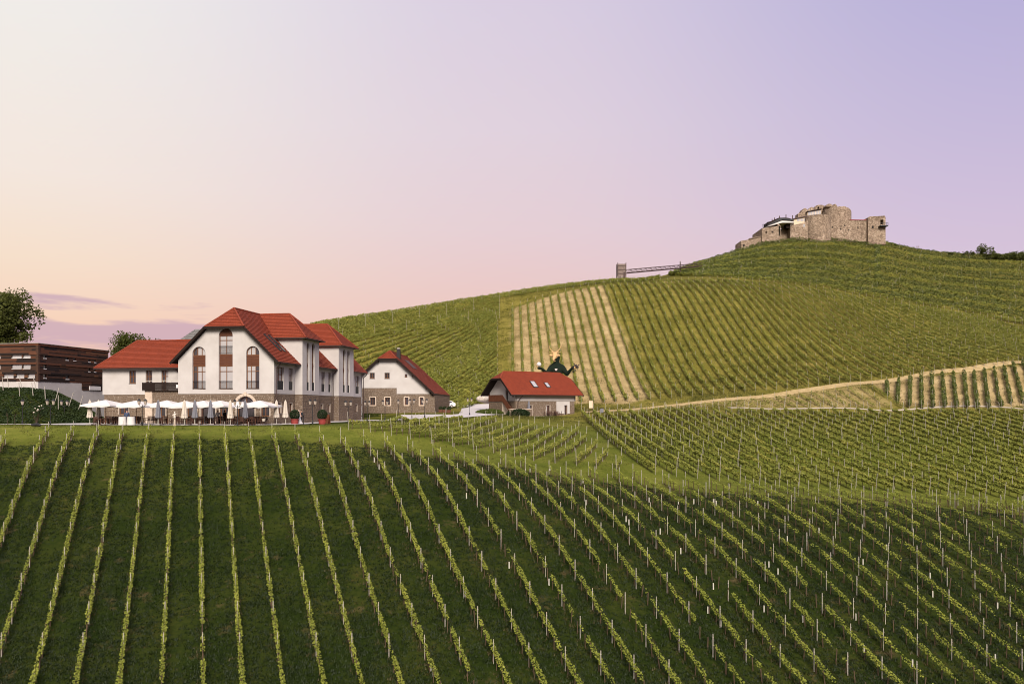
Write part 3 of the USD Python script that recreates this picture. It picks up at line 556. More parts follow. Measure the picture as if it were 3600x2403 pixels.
rpx = np.linspace(1090, 2320, 60); ridge_d = []
for px in rpx:
    D = np.linspace(215, 310, 300); ridge_d.append(D[np.argmax((ground((px - CX) / FPX * D, D) - ZC) / D)])
ridge_d = gaussian_filter(np.array(ridge_d), 3)
for k in range(13):
    dd = ridge_d + 1.0 - k * 2.7; line = np.column_stack([(rpx - CX) / FPX * dd, dd])
    if k > 4: line = line[rpx < 1775]
    vine_row(None, None, f'vine row along the skyline ridge of the hill, {ordinal(k + 1)} from the top', 'vine rows along the skyline ridge', M['vine_hill'], 0.36, 0.2, 1.1, 0.35, 46, 0.1, post=2.2 if k < 3 else 9, postsize=1.95, seed=540 + k, line=line)
# terraces round the castle hill
cp = np.linspace(2340, 3720, 100)
lim = np.interp(cp, [2330, 2545, 2661, 2766, 2896, 2991, 3183, 3374, 3600, 3800], [962, 968, 978, 988, 1001, 1022, 1054, 1084, 1120, 1148])
top_ = np.interp(cp, [2330, 2400, 2500, 2600, 2700, 2800, 2950, 3100, 3250, 3420, 3600, 3800], [958, 941, 910, 878, 852, 842, 842, 866, 900, 911, 917, 922])
for q_, px in enumerate(cp):
    D = np.linspace(300, 425, 250); hz = (HY - FPX * (ground((px - CX) / FPX * D, D) - ZC) / D).min()
    top_[q_] = hz + 3.5 if px > 3080 else min(top_[q_], hz + 6) if px < 2600 else top_[q_]
NT = 21
for k in range(NT):
    t = (k / (NT - 1)) ** 1.1; py = lim * (1 - t) + top_ * t + 2.5 * np.sin(cp * 0.006 + k) * (1 - abs(2 * t - 1)); s = shoot(cp, py, 0.6, d0=200, d1=430)
    ok = s[:, 1] < 425; jump = np.abs(np.diff(s[:, 1])) < 12; ok[1:] &= jump; ok &= (cp > 2340 + 40 * t)
    if ok.sum() < 12: continue
    vine_row(None, None, f'vine row following the castle hill terraces, {ordinal(k + 1)} from the bottom', 'vine rows on the castle hill terraces', M['vine_dark'] if k % 3 else M['vine_hill'], 0.5, 0.1, 1.45, 0.55, 34, 0.16, post=14, postsize=1.8, seed=560 + k, line=s[ok])

# ---------------------------------------------------------------- trellis posts: the nearest three hundred one by one, the rest as one mass
P = np.array(POSTS); P = P[in_view(P, 10)]; P = P[np.argsort(P[:, 1])]
def post_mesh(mb, p, w=0.055):
    b = np.array(p[:3]); mb.bar(b - [0, 0, 0.15], b + [p[4] * p[3], p[5] * p[3], p[3]], w, w * 0.8, up=(0.97, 0.24, 0))
pm = MB(); post_mesh(pm, (0, 0, 0, 1.6, 0, 0)); first_post = None
for p in P[:300]:
    lab, grp = 'slim grey metal trellis post standing in a vine row on the dark near slope', 'trellis posts on the near slope'
    if first_post is None:
        first_post = thing('trellis_post', lab, 'post', p[:3], 0, grp); obj('stake', pm, M['steel'], first_post)
        for z in (0.8, 1.35): obj('wire_hook', MB().cbox((0, -0.035, z), (0.09, 0.03, 0.03)), M['steel'], first_post)
    else: dup(first_post, p[:3], RNG.uniform(-0.2, 0.2))
rest = MB()
for p in P[300:]: post_mesh(rest, p, 0.05 if p[1] < 130 else 0.045 if p[1] < 232 else 0.06)
obj('trellis_posts', rest, M['steel'], label='many slim grey trellis posts standing all over the farther vineyards', cat='posts', kind='stuff')

# ================================================================ BUILDINGS
def Mx(a=0.0, t=(0, 0, 0)):
    m = np.eye(4); m[:2, :2] = [[math.cos(a), -math.sin(a)], [math.sin(a), math.cos(a)]]; m[:3, 3] = t; return m
FRONT = lambda y=0.0: Mx(0, (0, y, 0))                      # wall frame facing -y
RIGHT = lambda x=0.0: Mx(math.pi / 2, (x, 0, 0))            # facing +x; wall coordinate a runs along +y
LEFT = lambda x=0.0: Mx(-math.pi / 2, (x, 0, 0))            # facing -x; a runs along -y
def rect(a0, z0, a1, z1): return shapely.box(a0, z0, a1, z1)
def arch(a0, z0, a1, zs, n=14):
    r = (a1 - a0) / 2; cxa = (a0 + a1) / 2
    return Polygon([(a0, z0), (a1, z0), (a1, zs)] + [(cxa + r * math.cos(t), zs + r * math.sin(t)) for t in np.linspace(0, math.pi, n)[1:-1]] + [(a0, zs)])
def wall(parent, name, poly, holes, frame, thick=0.4, m='plaster', **kw):
    for h in holes: poly = poly.difference(h)
    return obj(name, extrude_xz(poly, 0, thick).xf(frame), M[m], parent, **kw)
def stones(parent, poly, holes, frame, seed=0, hmin=0.15, hmax=0.30, proud=0.05):
    """rubble stones laid in uneven courses over a wall area"""
    rng = np.random.default_rng(seed); mb = MB()
    for h in holes: poly = poly.difference(h.buffer(0.02))
    a0, z0, a1, z1 = poly.bounds; z = z0
    while z < z1 - 0.05:
        hh = rng.uniform(hmin, hmax); a = a0 - rng.uniform(0, 0.3)
        while a < a1:
            ww = rng.uniform(0.22, 0.75) * (1.15 if hh > 0.22 else 0.85)
            cell = shapely.box(a + 0.015, z + 0.012 + rng.uniform(-0.02, 0.02), a + ww - 0.015, z + hh - 0.012 + rng.uniform(-0.02, 0.02))
            c_ = cell if shapely.contains_properly(poly, cell) else cell.intersection(poly)
            a += ww
            if c_.is_empty or c_.area < 0.008: continue
            c_ = c_.convex_hull
            if c_.geom_type != 'Polygon': continue
            p = np.array(shapely.geometry.polygon.orient(c_).exterior.coords[:-1]); ctr = p.mean(0)
            if len(p) == 4: p = p + rng.uniform(-0.018, 0.018, p.shape)
            q = ctr + (p - ctr) * 0.86; pr = proud * rng.uniform(0.5, 1.3); n = len(p)
            v = np.vstack([np.column_stack([p[:, 0], np.full(n, 0.0), p[:, 1]]), np.column_stack([q[:, 0], np.full(n, -pr), q[:, 1]])])
            mb.add(v, [(i, (i + 1) % n, n + (i + 1) % n, n + i) for i in range(n)]); mb.add(v[n:], [(0, i, i + 1) for i in range(1, n - 1)])
        z += hh
    return obj('wall_stones', mb.xf(frame), M['stone'], parent, kind='stuff')
def tiles(parent, polys, m='tile', course=0.30, width=0.24, seed=1, name='roof_tiles', thick=0.16):
    """lays every tile of the given roof slopes (corner lists); under them a slab of dark boarding"""
    rng = np.random.default_rng(seed); mb, base = MB(), MB()
    for P_ in polys:
        P_ = np.array(P_, float); n = np.cross(P_[1] - P_[0], P_[2] - P_[1]); n /= np.linalg.norm(n); n *= np.sign(n[2])
        e = np.cross([0, 0, 1.0], n); e /= np.linalg.norm(e); s = np.cross(n, e); o = P_[0]
        A = np.column_stack([(P_ - o) @ e, (P_ - o) @ s]); pg = Polygon(A).buffer(0); a0, b0, a1, b1 = pg.bounds
        base.slab(P_ - n * 0.02, -n * thick)
        nb = int(math.ceil((b1 - b0) / course))
        for r in range(nb):
            lo, hi = b0 + r * course, b0 + (r + 1) * course + 0.02; xs = np.arange(a0 - width * (0.5 if r % 2 else 0), a1, width)
            cells = shapely.box(xs + 0.006, lo, xs + width - 0.006, hi); ins = shapely.contains(pg, cells); tch = shapely.intersects(pg, cells)
            for x, cell, full, t_ in zip(xs, cells, ins, tch):
                if not t_: continue
                if full: q = np.array([(x + 0.006, lo), (x + width - 0.006, lo), (x + width - 0.006, hi), (x + 0.006, hi)])
                else:
                    cc = cell.intersection(pg)
                    if cc.area < 0.003 or cc.geom_type != 'Polygon': continue
                    q = np.array(shapely.geometry.polygon.orient(cc.convex_hull).exterior.coords[:-1])
                hgt = 0.065 * (1 - (q[:, 1] - lo) / course) + rng.uniform(0, 0.014) + 0.012
                v = o + q[:, :1] * e + q[:, 1:] * s + hgt[:, None] * n; k = len(v)
                mb.add(v, [(0, i, i + 1) for i in range(1, k - 1)])
                if full: mb.add(np.vstack([v[:2], v[:2] - n * 0.07]), [(2, 3, 1, 0)])
    obj('roof_boarding', base, M['darkwood'], parent)
    return obj(name, mb, M[m], parent, kind='stuff')
def ridge(parent, lines, m='tile', r=0.13):
    for ln in lines:
        mb = MB(); a, b = np.array(ln[0], float), np.array(ln[1], float); n = max(2, int(np.linalg.norm(b - a) / 0.45))
        for k in range(n): mb.bar(a + (b - a) * k / n, a + (b - a) * (k + 0.97) / n, r * 1.7, r * (1 + 0.1 * (k % 2)))
        obj('ridge_cap', mb, M[m], parent)
def window(parent, a0, z0, a1, z1, frame, depth=0.22, nx=2, bars=(), fw=0.09, glass='glass', wood='window_wood', sill=True, rail=0.0, solid=0.0, arched=False, panels=(), name='window'):
    """a window set back in its opening: frame, panes, and where it has them sill, railing, timber panels"""
    w = UsdGeom.Xform.Define(stage, numbered(path_of(parent), name)).GetPrim()
    shape = arch(a0, z0, a1, z1) if arched else rect(a0, z0, a1, z1)
    top = z1 + (a1 - a0) / 2 if arched else z1
    inner = shape.buffer(-fw); keep = shape.difference(inner)
    cuts = []
    for k in range(1, nx): x = a0 + (a1 - a0) * k / nx; cuts.append(rect(x - fw * 0.5, z0, x + fw * 0.5, top))
    for zb in bars: cuts.append(rect(a0, zb - fw * 0.45, a1, zb + fw * 0.45))
    for cu in cuts: keep = keep.union(cu.intersection(shape))
    obj('frame', extrude_xz(keep, depth, depth + 0.09).xf(frame), M[wood], w)
    gl = shape.buffer(-fw * 0.5)
    for k, (p0, p1) in enumerate(panels):
        pn = rect(a0, p0, a1, p1).intersection(shape); mb = MB(); nb_ = max(2, int((p1 - p0) / 0.22))
        for q in range(nb_):
            sl = rect(a0, p0 + (p1 - p0) * q / nb_ + 0.012, a1, p0 + (p1 - p0) * (q + 1) / nb_ - 0.012).intersection(pn)
            if not sl.is_empty:
                e_ = extrude_xz(sl, depth - 0.03 - 0.02 * (q % 2), depth + 0.02)
                for vv, ff in zip(e_.v, e_.f): mb.add(vv, ff - ff.min())
        if mb.v: obj('timber_panel', mb.xf(frame), M['panel_wood'], w, kind='stuff')
    mats_ = glass if isinstance(glass, (list, tuple)) else [glass] * nx
    for k in range(nx):
        pane = gl.intersection(rect(a0 + (a1 - a0) * k / nx, z0, a0 + (a1 - a0) * (k + 1) / nx, top))
        obj('pane', extrude_xz(pane, depth + 0.05, depth + 0.065).xf(frame), M[mats_[k]], w)
    if sill: obj('sill', MB().box((a0 - 0.03, depth - 0.24, z0 - 0.07), (a1 + 0.03, depth + 0.02, z0 - 0.005)).xf(frame), M['darkwood'], w)
    if rail:
        for z_ in (rail if isinstance(rail, (list, tuple)) else [rail]):
            rb = MB(); rb.cbox(((a0 + a1) / 2, depth - 0.12, z_ + 1.0), (a1 - a0, 0.05, 0.05)); rb.cbox(((a0 + a1) / 2, depth - 0.12, z_ + 0.08), (a1 - a0, 0.04, 0.04))
            for x in np.arange(a0 + 0.06, a1, 0.13): rb.cbox((x, depth - 0.12, z_ + 0.54), (0.022, 0.022, 0.92))
            obj('railing', rb.xf(frame), M['iron'], w)
    if solid: obj('parapet_panel', MB().box((a0 + 0.02, depth - 0.16, z0 + 0.02), (a1 - 0.02, depth - 0.10, z0 + solid)).xf(frame), M['iron'], w)
    return w
def pipe(parent, pts_, r=0.065): return obj('downpipe', MB().tube(pts_, r, 8), M['metal'], parent, smooth=40)
def gutter(parent, a, b): return obj('gutter', MB().bar(a, b, 0.15, 0.13), M['metal'], parent)

# ---------------------------------------------------------------- the winery restaurant
H = thing('winery_house', 'large white and stone winery with red tiled roofs and tall arched gable windows', 'building', (C1[0], C1[1], 0), -A1)
ZS = 3.88
gw = [arch(-11.42, 4.5, -9.58, 9.05), arch(-7.75, 4.5, -5.83, 11.33), arch(-4.0, 4.5, -2.2, 9.05)]
wall(H, 'gable_wall', Polygon([(-13.42, ZS), (-0.2, ZS), (-0.2, 8.25), (-4.3, 12.28), (-9.3, 12.28), (-13.42, 8.25)]), gw, FRONT(0), 0.42)
low = [rect(-12.2, 0.9, -10.9, 2.35), rect(-10.3, 0.0, -8.3, 2.6), rect(-7.6, 1.05, -6.3, 2.4), arch(-5.3, 0.0, -2.9, 2.3), rect(-2.0, 1.0, -0.9, 2.35)]
wall(H, 'stone_wall', rect(-13.35, 0, -0.27, ZS), low, FRONT(0.07), 0.4, 'mortar')
sg = rect(-13.35, 0.0, -0.27, ZS - 0.02); stones(H, sg, [h.buffer(0.18) for h in low] + [rect(-9.6, 2.75, -8.2, 3.05)], FRONT(0.06), 3)
for h in low:
    b = h.bounds
    if b[1] > 0.5: window(H, b[0], b[1], b[2], b[3], FRONT(0.07), 0.2, 2)
wd = window(H, -10.3, 0, -8.3, 2.6, FRONT(0.07), 0.25, 2, wood='panel_wood', sill=False, name='door'); window(H, -5.3, 0, -2.9, 2.3, FRONT(0.07), 0.3, 2, wood='window_wood', sill=False, arched=True, name='door')
ar = MB()
for t in np.linspace(0.25, math.pi - 0.25, 9):
    ar.cbox((0, 0, 0), (0.52, 0.12, 0.34)); ar.v[-1] = ar.v[-1] @ np.array([[math.cos(t - math.pi / 2), 0, math.sin(t - math.pi / 2)], [0, 1, 0], [-math.sin(t - math.pi / 2), 0, math.cos(t - math.pi / 2)]]) + [-4.1 + 1.42 * math.cos(t), 0.03, 2.3 + 1.42 * math.sin(t)]
ar.cbox((-4.1, -0.03, 3.82), (0.34, 0.16, 0.5)); obj('door_arch', ar, M['sandstone'], H)
for x in (-11.55, -6.95, -1.45): obj('lintel', MB().cbox((x, 0.03, 2.62), (1.9, 0.12, 0.34)), M['sandstone'], H)
G3 = ['glass', 'glass_light', 'glass_light']
window(H, -11.42, 4.5, -9.58, 9.05, FRONT(0), 0.24, 3, (6.75, 7.45, 8.85), glass=['glass', 'glass_light', 'glass_light'], rail=4.5, arched=True, panels=[(7.48, 8.8)])
window(H, -7.75, 4.5, -5.83, 11.33, FRONT(0), 0.24, 2, (6.75, 7.45, 8.95, 10.75), glass=['glass_light', 'glass_light'], rail=[4.5, 9.0], arched=True, panels=[(7.48, 8.92), (11.3, 12.3)])
window(H, -4.0, 4.5, -2.2, 9.05, FRONT(0), 0.24, 3, (6.75, 7.45, 8.85), glass=['glass_light', 'glass_light', 'glass'], rail=4.5, arched=True, panels=[(7.48, 8.8)])
# long right side with two towers
sw = [rect(0.9, 4.43, 2.9, 7.35), rect(4.36, 4.43, 5.75, 7.35), rect(15.4, 4.43, 16.8, 7.35), rect(18.1, 4.43, 19.15, 7.35), rect(29.75, 4.43, 31.6, 7.35)]
sl = [rect(1.4, 1.38, 2.25, 2.66), rect(4.8, 1.38, 5.6, 2.66), rect(15.4, 1.38, 16.15, 2.6), rect(18.3, 1.38, 19.0, 2.6), rect(29.9, 1.38, 30.9, 2.6)]
wall(H, 'side_wall', rect(0.42, ZS, 33, 8.05), sw, RIGHT(-0.2), 0.4)
wall(H, 'stone_wall', rect(0.47, 0, 32.95, ZS), sl, RIGHT(-0.27), 0.4, 'mortar')
stones(H, rect(0.05, 0, 6.3, ZS - 0.02).union(rect(12.05, 0, 19.6, ZS - 0.02)).union(rect(26.1, 0, 32.95, ZS - 0.02)), [h.buffer(0.15) for h in sl], RIGHT(-0.26), 5)
for h in sw:
    b = h.bounds; window(H, b[0], b[1], b[2], b[3], RIGHT(-0.2), 0.28, 2, (6.4,), solid=1.15, glass=['glass', 'glass_light'])
for h in sl:
    b = h.bounds; window(H, b[0], b[1], b[2], b[3], RIGHT(-0.27), 0.2, 1)
for t0, t1, ww in ((6.3, 12.0, ((7.75, 8.65), (9.5, 10.5))), (19.6, 26.0, ((21.35, 22.4), (23.2, 24.3)))):
    hs = [arch(a, 4.45, b, 10.6) for a, b in ww]
    wall(H, 'tower_wall', rect(t0, ZS, t1, 11.45), hs, RIGHT(0.85), 0.4)
    for z_ in (t0, t1 - 0.35): obj('tower_cheek', extrude_xz(Polygon([(-3.3, 11.45), (0.45, 11.45), (0.45, ZS), (-0.25, ZS), (-0.25, 8.05)]), z_, z_ + 0.35), M['plaster'], H)
    obj('stone_wall', MB().box((-0.2, t0 + 0.06, 0), (0.78, t1 - 0.06, ZS)), M['mortar'], H)
    stones(H, rect(t0 + 0.06, 0, t1 - 0.06, ZS - 0.02), [], RIGHT(0.79), int(t0 * 10))
    stones(H, rect(-0.27, 0, 0.78, ZS - 0.02), [], FRONT(t0 + 0.05), int(t0 * 10) + 1)
    for a, b in ww: window(H, a, 4.45, b, 10.6, RIGHT(0.85), 0.28, 1, (5.6, 7.4, 8.3, 9.6), arched=True, solid=1.15, panels=[(7.45, 8.25)])
obj('back_wall', MB().box((-13.4, 32.6, 0), (-0.2, 33, 8.05)), M['plaster'], H); obj('left_wall', MB().box((-13.42, 0.42, 0), (-13.0, 32.6, 8.05)), M['plaster'], H)
obj('rear_gable', extrude_xz(Polygon([(-13.4, 8.05), (-0.2, 8.05), (-4.3, 12.28), (-9.3, 12.28)]), 32.6, 33), M['plaster'], H)
rs = [[(0.6, -0.6, 7.9), (0.6, 33.6, 7.9), (-4.05, 33.6, 12.45), (-6.75, 31, 15.1), (-6.75, 2.0, 15.1), (-4.05, -0.6, 12.45)],
      [(-14.15, 33.6, 7.9), (-14.15, -0.6, 7.9), (-9.45, -0.6, 12.45), (-6.75, 2.0, 15.1), (-6.75, 31, 15.1), (-9.45, 33.6, 12.45)],
      [(-9.45, -0.6, 12.45), (-4.05, -0.6, 12.45), (-6.75, 2.0, 15.1)], [(-4.05, 33.6, 12.45), (-9.45, 33.6, 12.45), (-6.75, 31, 15.1)]]
for m_, hw in ((9.15, 3.3), (22.8, 3.65)):
    zt = 15.1
    rs += [[(-3.08, m_ - hw, 11.5), (1.5, m_ - hw, 11.5), (-2.3, m_, zt), (-6.75, m_, zt)], [(1.5, m_ + hw, 11.5), (-3.08, m_ + hw, 11.5), (-6.75, m_, zt), (-2.3, m_, zt)], [(1.5, m_ - hw, 11.5), (1.5, m_ + hw, 11.5), (-2.3, m_, zt)]]
tiles(H, rs, seed=11)
ridge(H, [((-6.75, 2, 15.17), (-6.75, 31, 15.17)), ((-4.05, -0.6, 12.5), (-6.75, 2, 15.17)), ((-9.45, -0.6, 12.5), (-6.75, 2, 15.17))] + [l_ for m_, hw in ((9.15, 3.3), (22.8, 3.65)) for l_ in (((-6.6, m_, 15.17), (-2.3, m_, 15.17)), ((-2.3, m_, 15.17), (1.5, m_ - hw, 11.56)), ((-2.3, m_, 15.17), (1.5, m_ + hw, 11.56)))])
for a, b in (((0.62, -0.62, 7.78), (-4.05, -0.62, 12.33)), ((-14.17, -0.62, 7.78), (-9.45, -0.62, 12.33)), ((-9.6, -0.62, 12.33), (-3.9, -0.62, 12.33))): obj('barge_board', MB().bar(a, b, 0.1, 0.3, up=(0, 0, 1)), M['darkwood'], H)
for a, b in ((-0.6, 6.2), (12.1, 19.5), (26.1, 33.6)): gutter(H, (0.66, a, 7.84), (0.66, b, 7.84))
for m_, hw in ((9.15, 3.3), (22.8, 3.65)):
    gutter(H, (1.56, m_ - hw, 11.44), (1.56, m_ + hw, 11.44)); gutter(H, (-3.0, m_ - hw - 0.05, 11.44), (1.5, m_ - hw - 0.05, 11.44))
for u_, v_ in ((0.05, 0.1), (0.1, 19.2), (0.05, 33.0)): pipe(H, [(0.62, v_ + 0.1, 7.8), (0.5, v_, 7.5), (u_, v_, 7.15), (u_, v_, 3.9), (u_ - 0.05, v_, 0.0)])
nrm = np.array([0.979, 0, 1.0]); nrm /= np.linalg.norm(nrm); up_ = np.array([-1, 0, 0.979]); up_ /= np.linalg.norm(up_)
for v_ in (3.3, 4.6):
    o_ = np.array([0.6, v_, 7.9]) + up_ * 2.3; mb = MB(); mb.slab([o_ + nrm * 0.06, o_ + nrm * 0.06 + [0, 0.62, 0], o_ + nrm * 0.06 + [0, 0.62, 0] + up_ * 3.2, o_ + nrm * 0.06 + up_ * 3.2], nrm * 0.09)
    sk_ = obj('skylight', mb, M['iron'], H); p_ = o_ + nrm * 0.16; obj('pane', MB().slab([p_ + [0, 0.1, 0] + up_ * 0.1, p_ + [0, 0.52, 0] + up_ * 0.1, p_ + [0, 0.52, 0] + up_ * 3.1, p_ + [0, 0.1, 0] + up_ * 3.1], nrm * 0.01), M['glass'], sk_)
# left annex with balcony
aw = [rect(-22.45, 5.38, -21.45, 7.1), rect(-20.0, 5.1, -19.05, 7.1), rect(-17.7, 4.5, -16.7, 7.1)]
wall(H, 'annex_wall', rect(-26.4, 3.86, -13.4, 7.35), aw, FRONT(3.0), 0.4)
for h in aw:
    b = h.bounds; window(H, b[0], b[1], b[2], b[3], FRONT(3.0), 0.2, 2, (6.3,), glass=['glass', 'glass_light'] if b[0] > -18 else 'glass')
al = [rect(-24.0, 1.2, -22.6, 2.2), rect(-19.6, 0, -18.5, 2.3)]
wall(H, 'stone_wall', rect(-26.2, 0, -13.4, 3.86), al, FRONT(3.08), 0.4, 'mortar'); stones(H, rect(-26.2, 0, -17.9, 3.84), [h.buffer(0.12) for h in al], FRONT(3.07), 9)
for h in al:
    b = h.bounds; window(H, b[0], b[1], b[2], b[3], FRONT(3.08), 0.2, 2, sill=b[1] > 0.5, name='window' if b[1] > 0.5 else 'door')
obj('annex_side_wall', MB().box((-26.4, 3.4, 0), (-26.0, 12, 7.35)), M['plaster'], H); obj('annex_back_wall', MB().box((-26.0, 11.6, 0), (-13.5, 12, 7.35)), M['plaster'], H)
bs = [rect(-17.0, 0.9, -15.6, 2.2)]
wall(H, 'stone_wall', rect(-18.4, 0, -13.45, 4.3), bs, FRONT(0.6), 0.35, 'mortar'); stones(H, rect(-17.4, 0, -13.45, 4.28), [h.buffer(0.12) for h in bs], FRONT(0.59), 10); window(H, -17.0, 0.9, -15.6, 2.2, FRONT(0.6), 0.2, 2)
obj('stone_wall', MB().box((-18.4, 0.95, 0), (-18.05, 3.0, 4.3)), M['sandstone'], H); obj('pier', MB().box((-18.45, 0.5, 0), (-17.45, 0.6, 4.3)), M['sandstone'], H)
bal = obj('balcony', MB().box((-18.7, 0.25, 4.3), (-13.45, 2.98, 4.42)), M['darkwood'], H)
for q in range(7): obj('balcony_board', MB().box((-18.7, 0.25 + 0.01 * (q % 2), 4.44 + 0.135 * q), (-13.45, 0.31, 4.565 + 0.135 * q)), M['darkwood'], bal)
obj('balcony_side', MB().box((-18.7, 0.32, 4.44), (-18.63, 2.98, 5.38)), M['darkwood'], bal)
rl = MB().bar((-18.7, 0.28, 5.62), (-13.45, 0.28, 5.62), 0.06)
for x in np.linspace(-18.6, -13.6, 6): rl.bar((x, 0.28, 5.38), (x, 0.28, 5.62), 0.04)
obj('handrail', rl, M['tube_white'], bal); obj('notice_board', MB().box((-13.85, 0.22, 4.65), (-13.55, 0.245, 5.1)), M['white'], bal)
tiles(H, [[(-27.3, 2.4, 7.42), (-13.6, 2.4, 7.42), (-13.6, 7.5, 11.5), (-24.3, 7.5, 11.5)], [(-27.3, 12.6, 7.42), (-27.3, 2.4, 7.42), (-24.3, 7.5, 11.5)], [(-13.6, 12.6, 7.42), (-27.3, 12.6, 7.42), (-24.3, 7.5, 11.5), (-13.6, 7.5, 11.5)]], seed=12, name='annex_roof_tiles')
ridge(H, [((-24.3, 7.5, 11.56), (-13.6, 7.5, 11.56)), ((-27.3, 2.4, 7.47), (-24.3, 7.5, 11.56))]); gutter(H, (-27.3, 2.34, 7.35), (-13.9, 2.34, 7.35)); pipe(H, [(-15.5, 2.4, 7.3), (-15.2, 2.7, 7.0), (-15.0, 2.95, 6.7), (-15.0, 2.95, 4.5)])

# grey roofed house rising behind the annex
gh = thing('grey_roofed_house', 'house with grey slate roof peeping up between tree and winery gable', 'house', (*W1(-25.2, 20), 0), -A1)
obj('house_wall', MB().box((-4.3, 0.5, 0), (4.6, 9.5, 9.8)), M['plaster'], gh)
tiles(gh, [[(-5.6, -0.2, 9.4), (5.2, -0.2, 9.4), (5.2, 5, 14.9), (-0.6, 5, 14.9)], [(-5.6, 10.2, 9.4), (-5.6, -0.2, 9.4), (-0.6, 5, 14.9)], [(5.2, 10.2, 9.4), (-5.6, 10.2, 9.4), (-0.6, 5, 14.9), (5.2, 5, 14.9)]], 'slate', 0.4, 0.4, 13)

# ---------------------------------------------------------------- middle house
A2 = math.radians(2.8); C2 = np.array([(1527 - CX) / FPX * 141, 141.0])
U2, V2 = np.array([math.cos(A2), -math.sin(A2)]), np.array([math.sin(A2), math.cos(A2)])
zg2 = 0.75
mh = thing('village_house', 'white and stone house with steep red roof and two dark chimneys', 'house', (C2[0], C2[1], 0), -A2)
def on2(px, py, v=0.0):
    d = np.array([(px - CX) / FPX, 1.0]); t = (v + C2 @ V2) / (d @ V2); Pp = d * t; return float((Pp - C2) @ U2), float(ZC + (HY - py) / FPX * t)
def z4(x, y): return on2(1230 + x / 4.612, 1180 + y / 4.612)
xr, xl = z4(1290, 940)[0], z4(180, 940)[0]; xs = z4(1372, 940)[0]
zst1, zst2, zbot = z4(500, 845)[1], z4(900, 940)[1], z4(700, 1262)[1]
xstep = z4(760, 845)[0]
def z4r(a0, b0, a1, b1):
    p, q = z4(a0, b0), z4(a1, b1); return rect(p[0], q[1], q[0], p[1])
uw = [z4r(320, 598, 403, 690), z4r(562, 598, 645, 690), z4r(890, 620, 930, 666)]
lw = [z4r(328, 1000, 408, 1122), z4r(568, 1000, 650, 1122), z4r(890, 1000, 948, 1120), z4r(1134, 1000, 1192, 1120)]
hipz, hipl, hipr = z4(600, 372)[1], z4(425, 365)[0], z4(765, 365)[0]
apx, apz = z4(618, 205); eR = z4(1372, 935); eL = (2 * apx - eR[0] + 0.3, eR[1])
rk = lambda x: eR[1] + (eR[0] - x) * (hipz - eR[1]) / (eR[0] - hipr)
mir = lambda x: 2 * apx - x
wall(mh, 'gable_wall', Polygon([(xl, zst1), (xstep, zst1), (xstep, zst2), (xr, zst2), (xr, rk(xr) - 0.25), (hipr, hipz - 0.25), (mir(hipr), hipz - 0.25), (xl, min(rk(mir(xl)) - 0.25, hipz - 0.3))]), uw, FRONT(0), 0.4)
wall(mh, 'stone_wall', Polygon([(xl + 0.05, zbot - 1.2), (xs, zbot - 1.2), (xs, zst2), (xstep, zst2), (xstep, zst1), (xl + 0.05, zst1)]), lw, FRONT(0.06), 0.4, 'mortar')
stones(mh, Polygon([(xl + 0.05, zbot - 0.8), (xs, zbot - 0.8), (xs, zst2 - 0.02), (xstep, zst2 - 0.02), (xstep, zst1 - 0.02), (xl + 0.05, zst1 - 0.02)]), [h.buffer(0.2) for h in lw], FRONT(0.05), 21)
for h in uw: b = h.bounds; window(mh, *b, FRONT(0), 0.2, 2 if b[2] - b[0] > 0.7 else 1)
for h in lw:
    b = h.bounds; window(mh, *b, FRONT(0.06), 0.2, 2 if b[2] - b[0] > 0.75 else 1)
    obj('window_surround', extrude_xz(h.buffer(0.17, join_style=2).difference(h), 0.0, 0.1), M['sandstone'], mh)
Ld = 21.0
obj('side_wall', MB().box((xs - 0.4, 0.46, zbot - 1.2), (xs, Ld, zst2)), M['mortar'], mh); stones(mh, rect(0.05, zbot - 0.8, Ld, zst2), [], RIGHT(xs + 0.01), 22)
obj('back_wall', extrude_xz(Polygon([(xl, zbot - 1), (xr, zbot - 1), (xr, rk(xr) - 0.3), (hipr, hipz - 0.25), (mir(hipr), hipz - 0.25), (xl, rk(mir(xl)) - 0.3)]), Ld - 0.4, Ld), M['plaster'], mh)
obj('left_wall', MB().box((xl, 0.4, zbot - 1), (xl + 0.4, Ld - 0.4, rk(mir(xl)) - 0.3)), M['plaster'], mh)
sl2 = (hipz - eR[1]) / (eR[0] - hipr); runs = (apz - hipz) / sl2; apz = hipz + (hipr - apx) * sl2; hv = 1.6
tiles(mh, [[(eR[0], -0.7, eR[1]), (eR[0], Ld + 0.7, eR[1]), (hipr, Ld + 0.7, hipz), (apx, Ld - hv, apz), (apx, hv, apz), (hipr, -0.7, hipz)],
           [(mir(eR[0]) + 1.5, Ld + 0.7, eR[1] + 1.5 * sl2), (mir(eR[0]) + 1.5, -0.7, eR[1] + 1.5 * sl2), (mir(hipr), -0.7, hipz), (apx, hv, apz), (apx, Ld - hv, apz), (mir(hipr), Ld + 0.7, hipz)],
           [(mir(hipr), -0.7, hipz), (hipr, -0.7, hipz), (apx, hv, apz)], [(hipr, Ld + 0.7, hipz), (mir(hipr), Ld + 0.7, hipz), (apx, Ld - hv, apz)]], seed=23, course=0.34, width=0.28)
ridge(mh, [((apx, hv, apz + 0.06), (apx, Ld - hv, apz + 0.06)), ((hipr, -0.7, hipz + 0.05), (apx, hv, apz + 0.06)), ((mir(hipr), -0.7, hipz + 0.05), (apx, hv, apz + 0.06))])
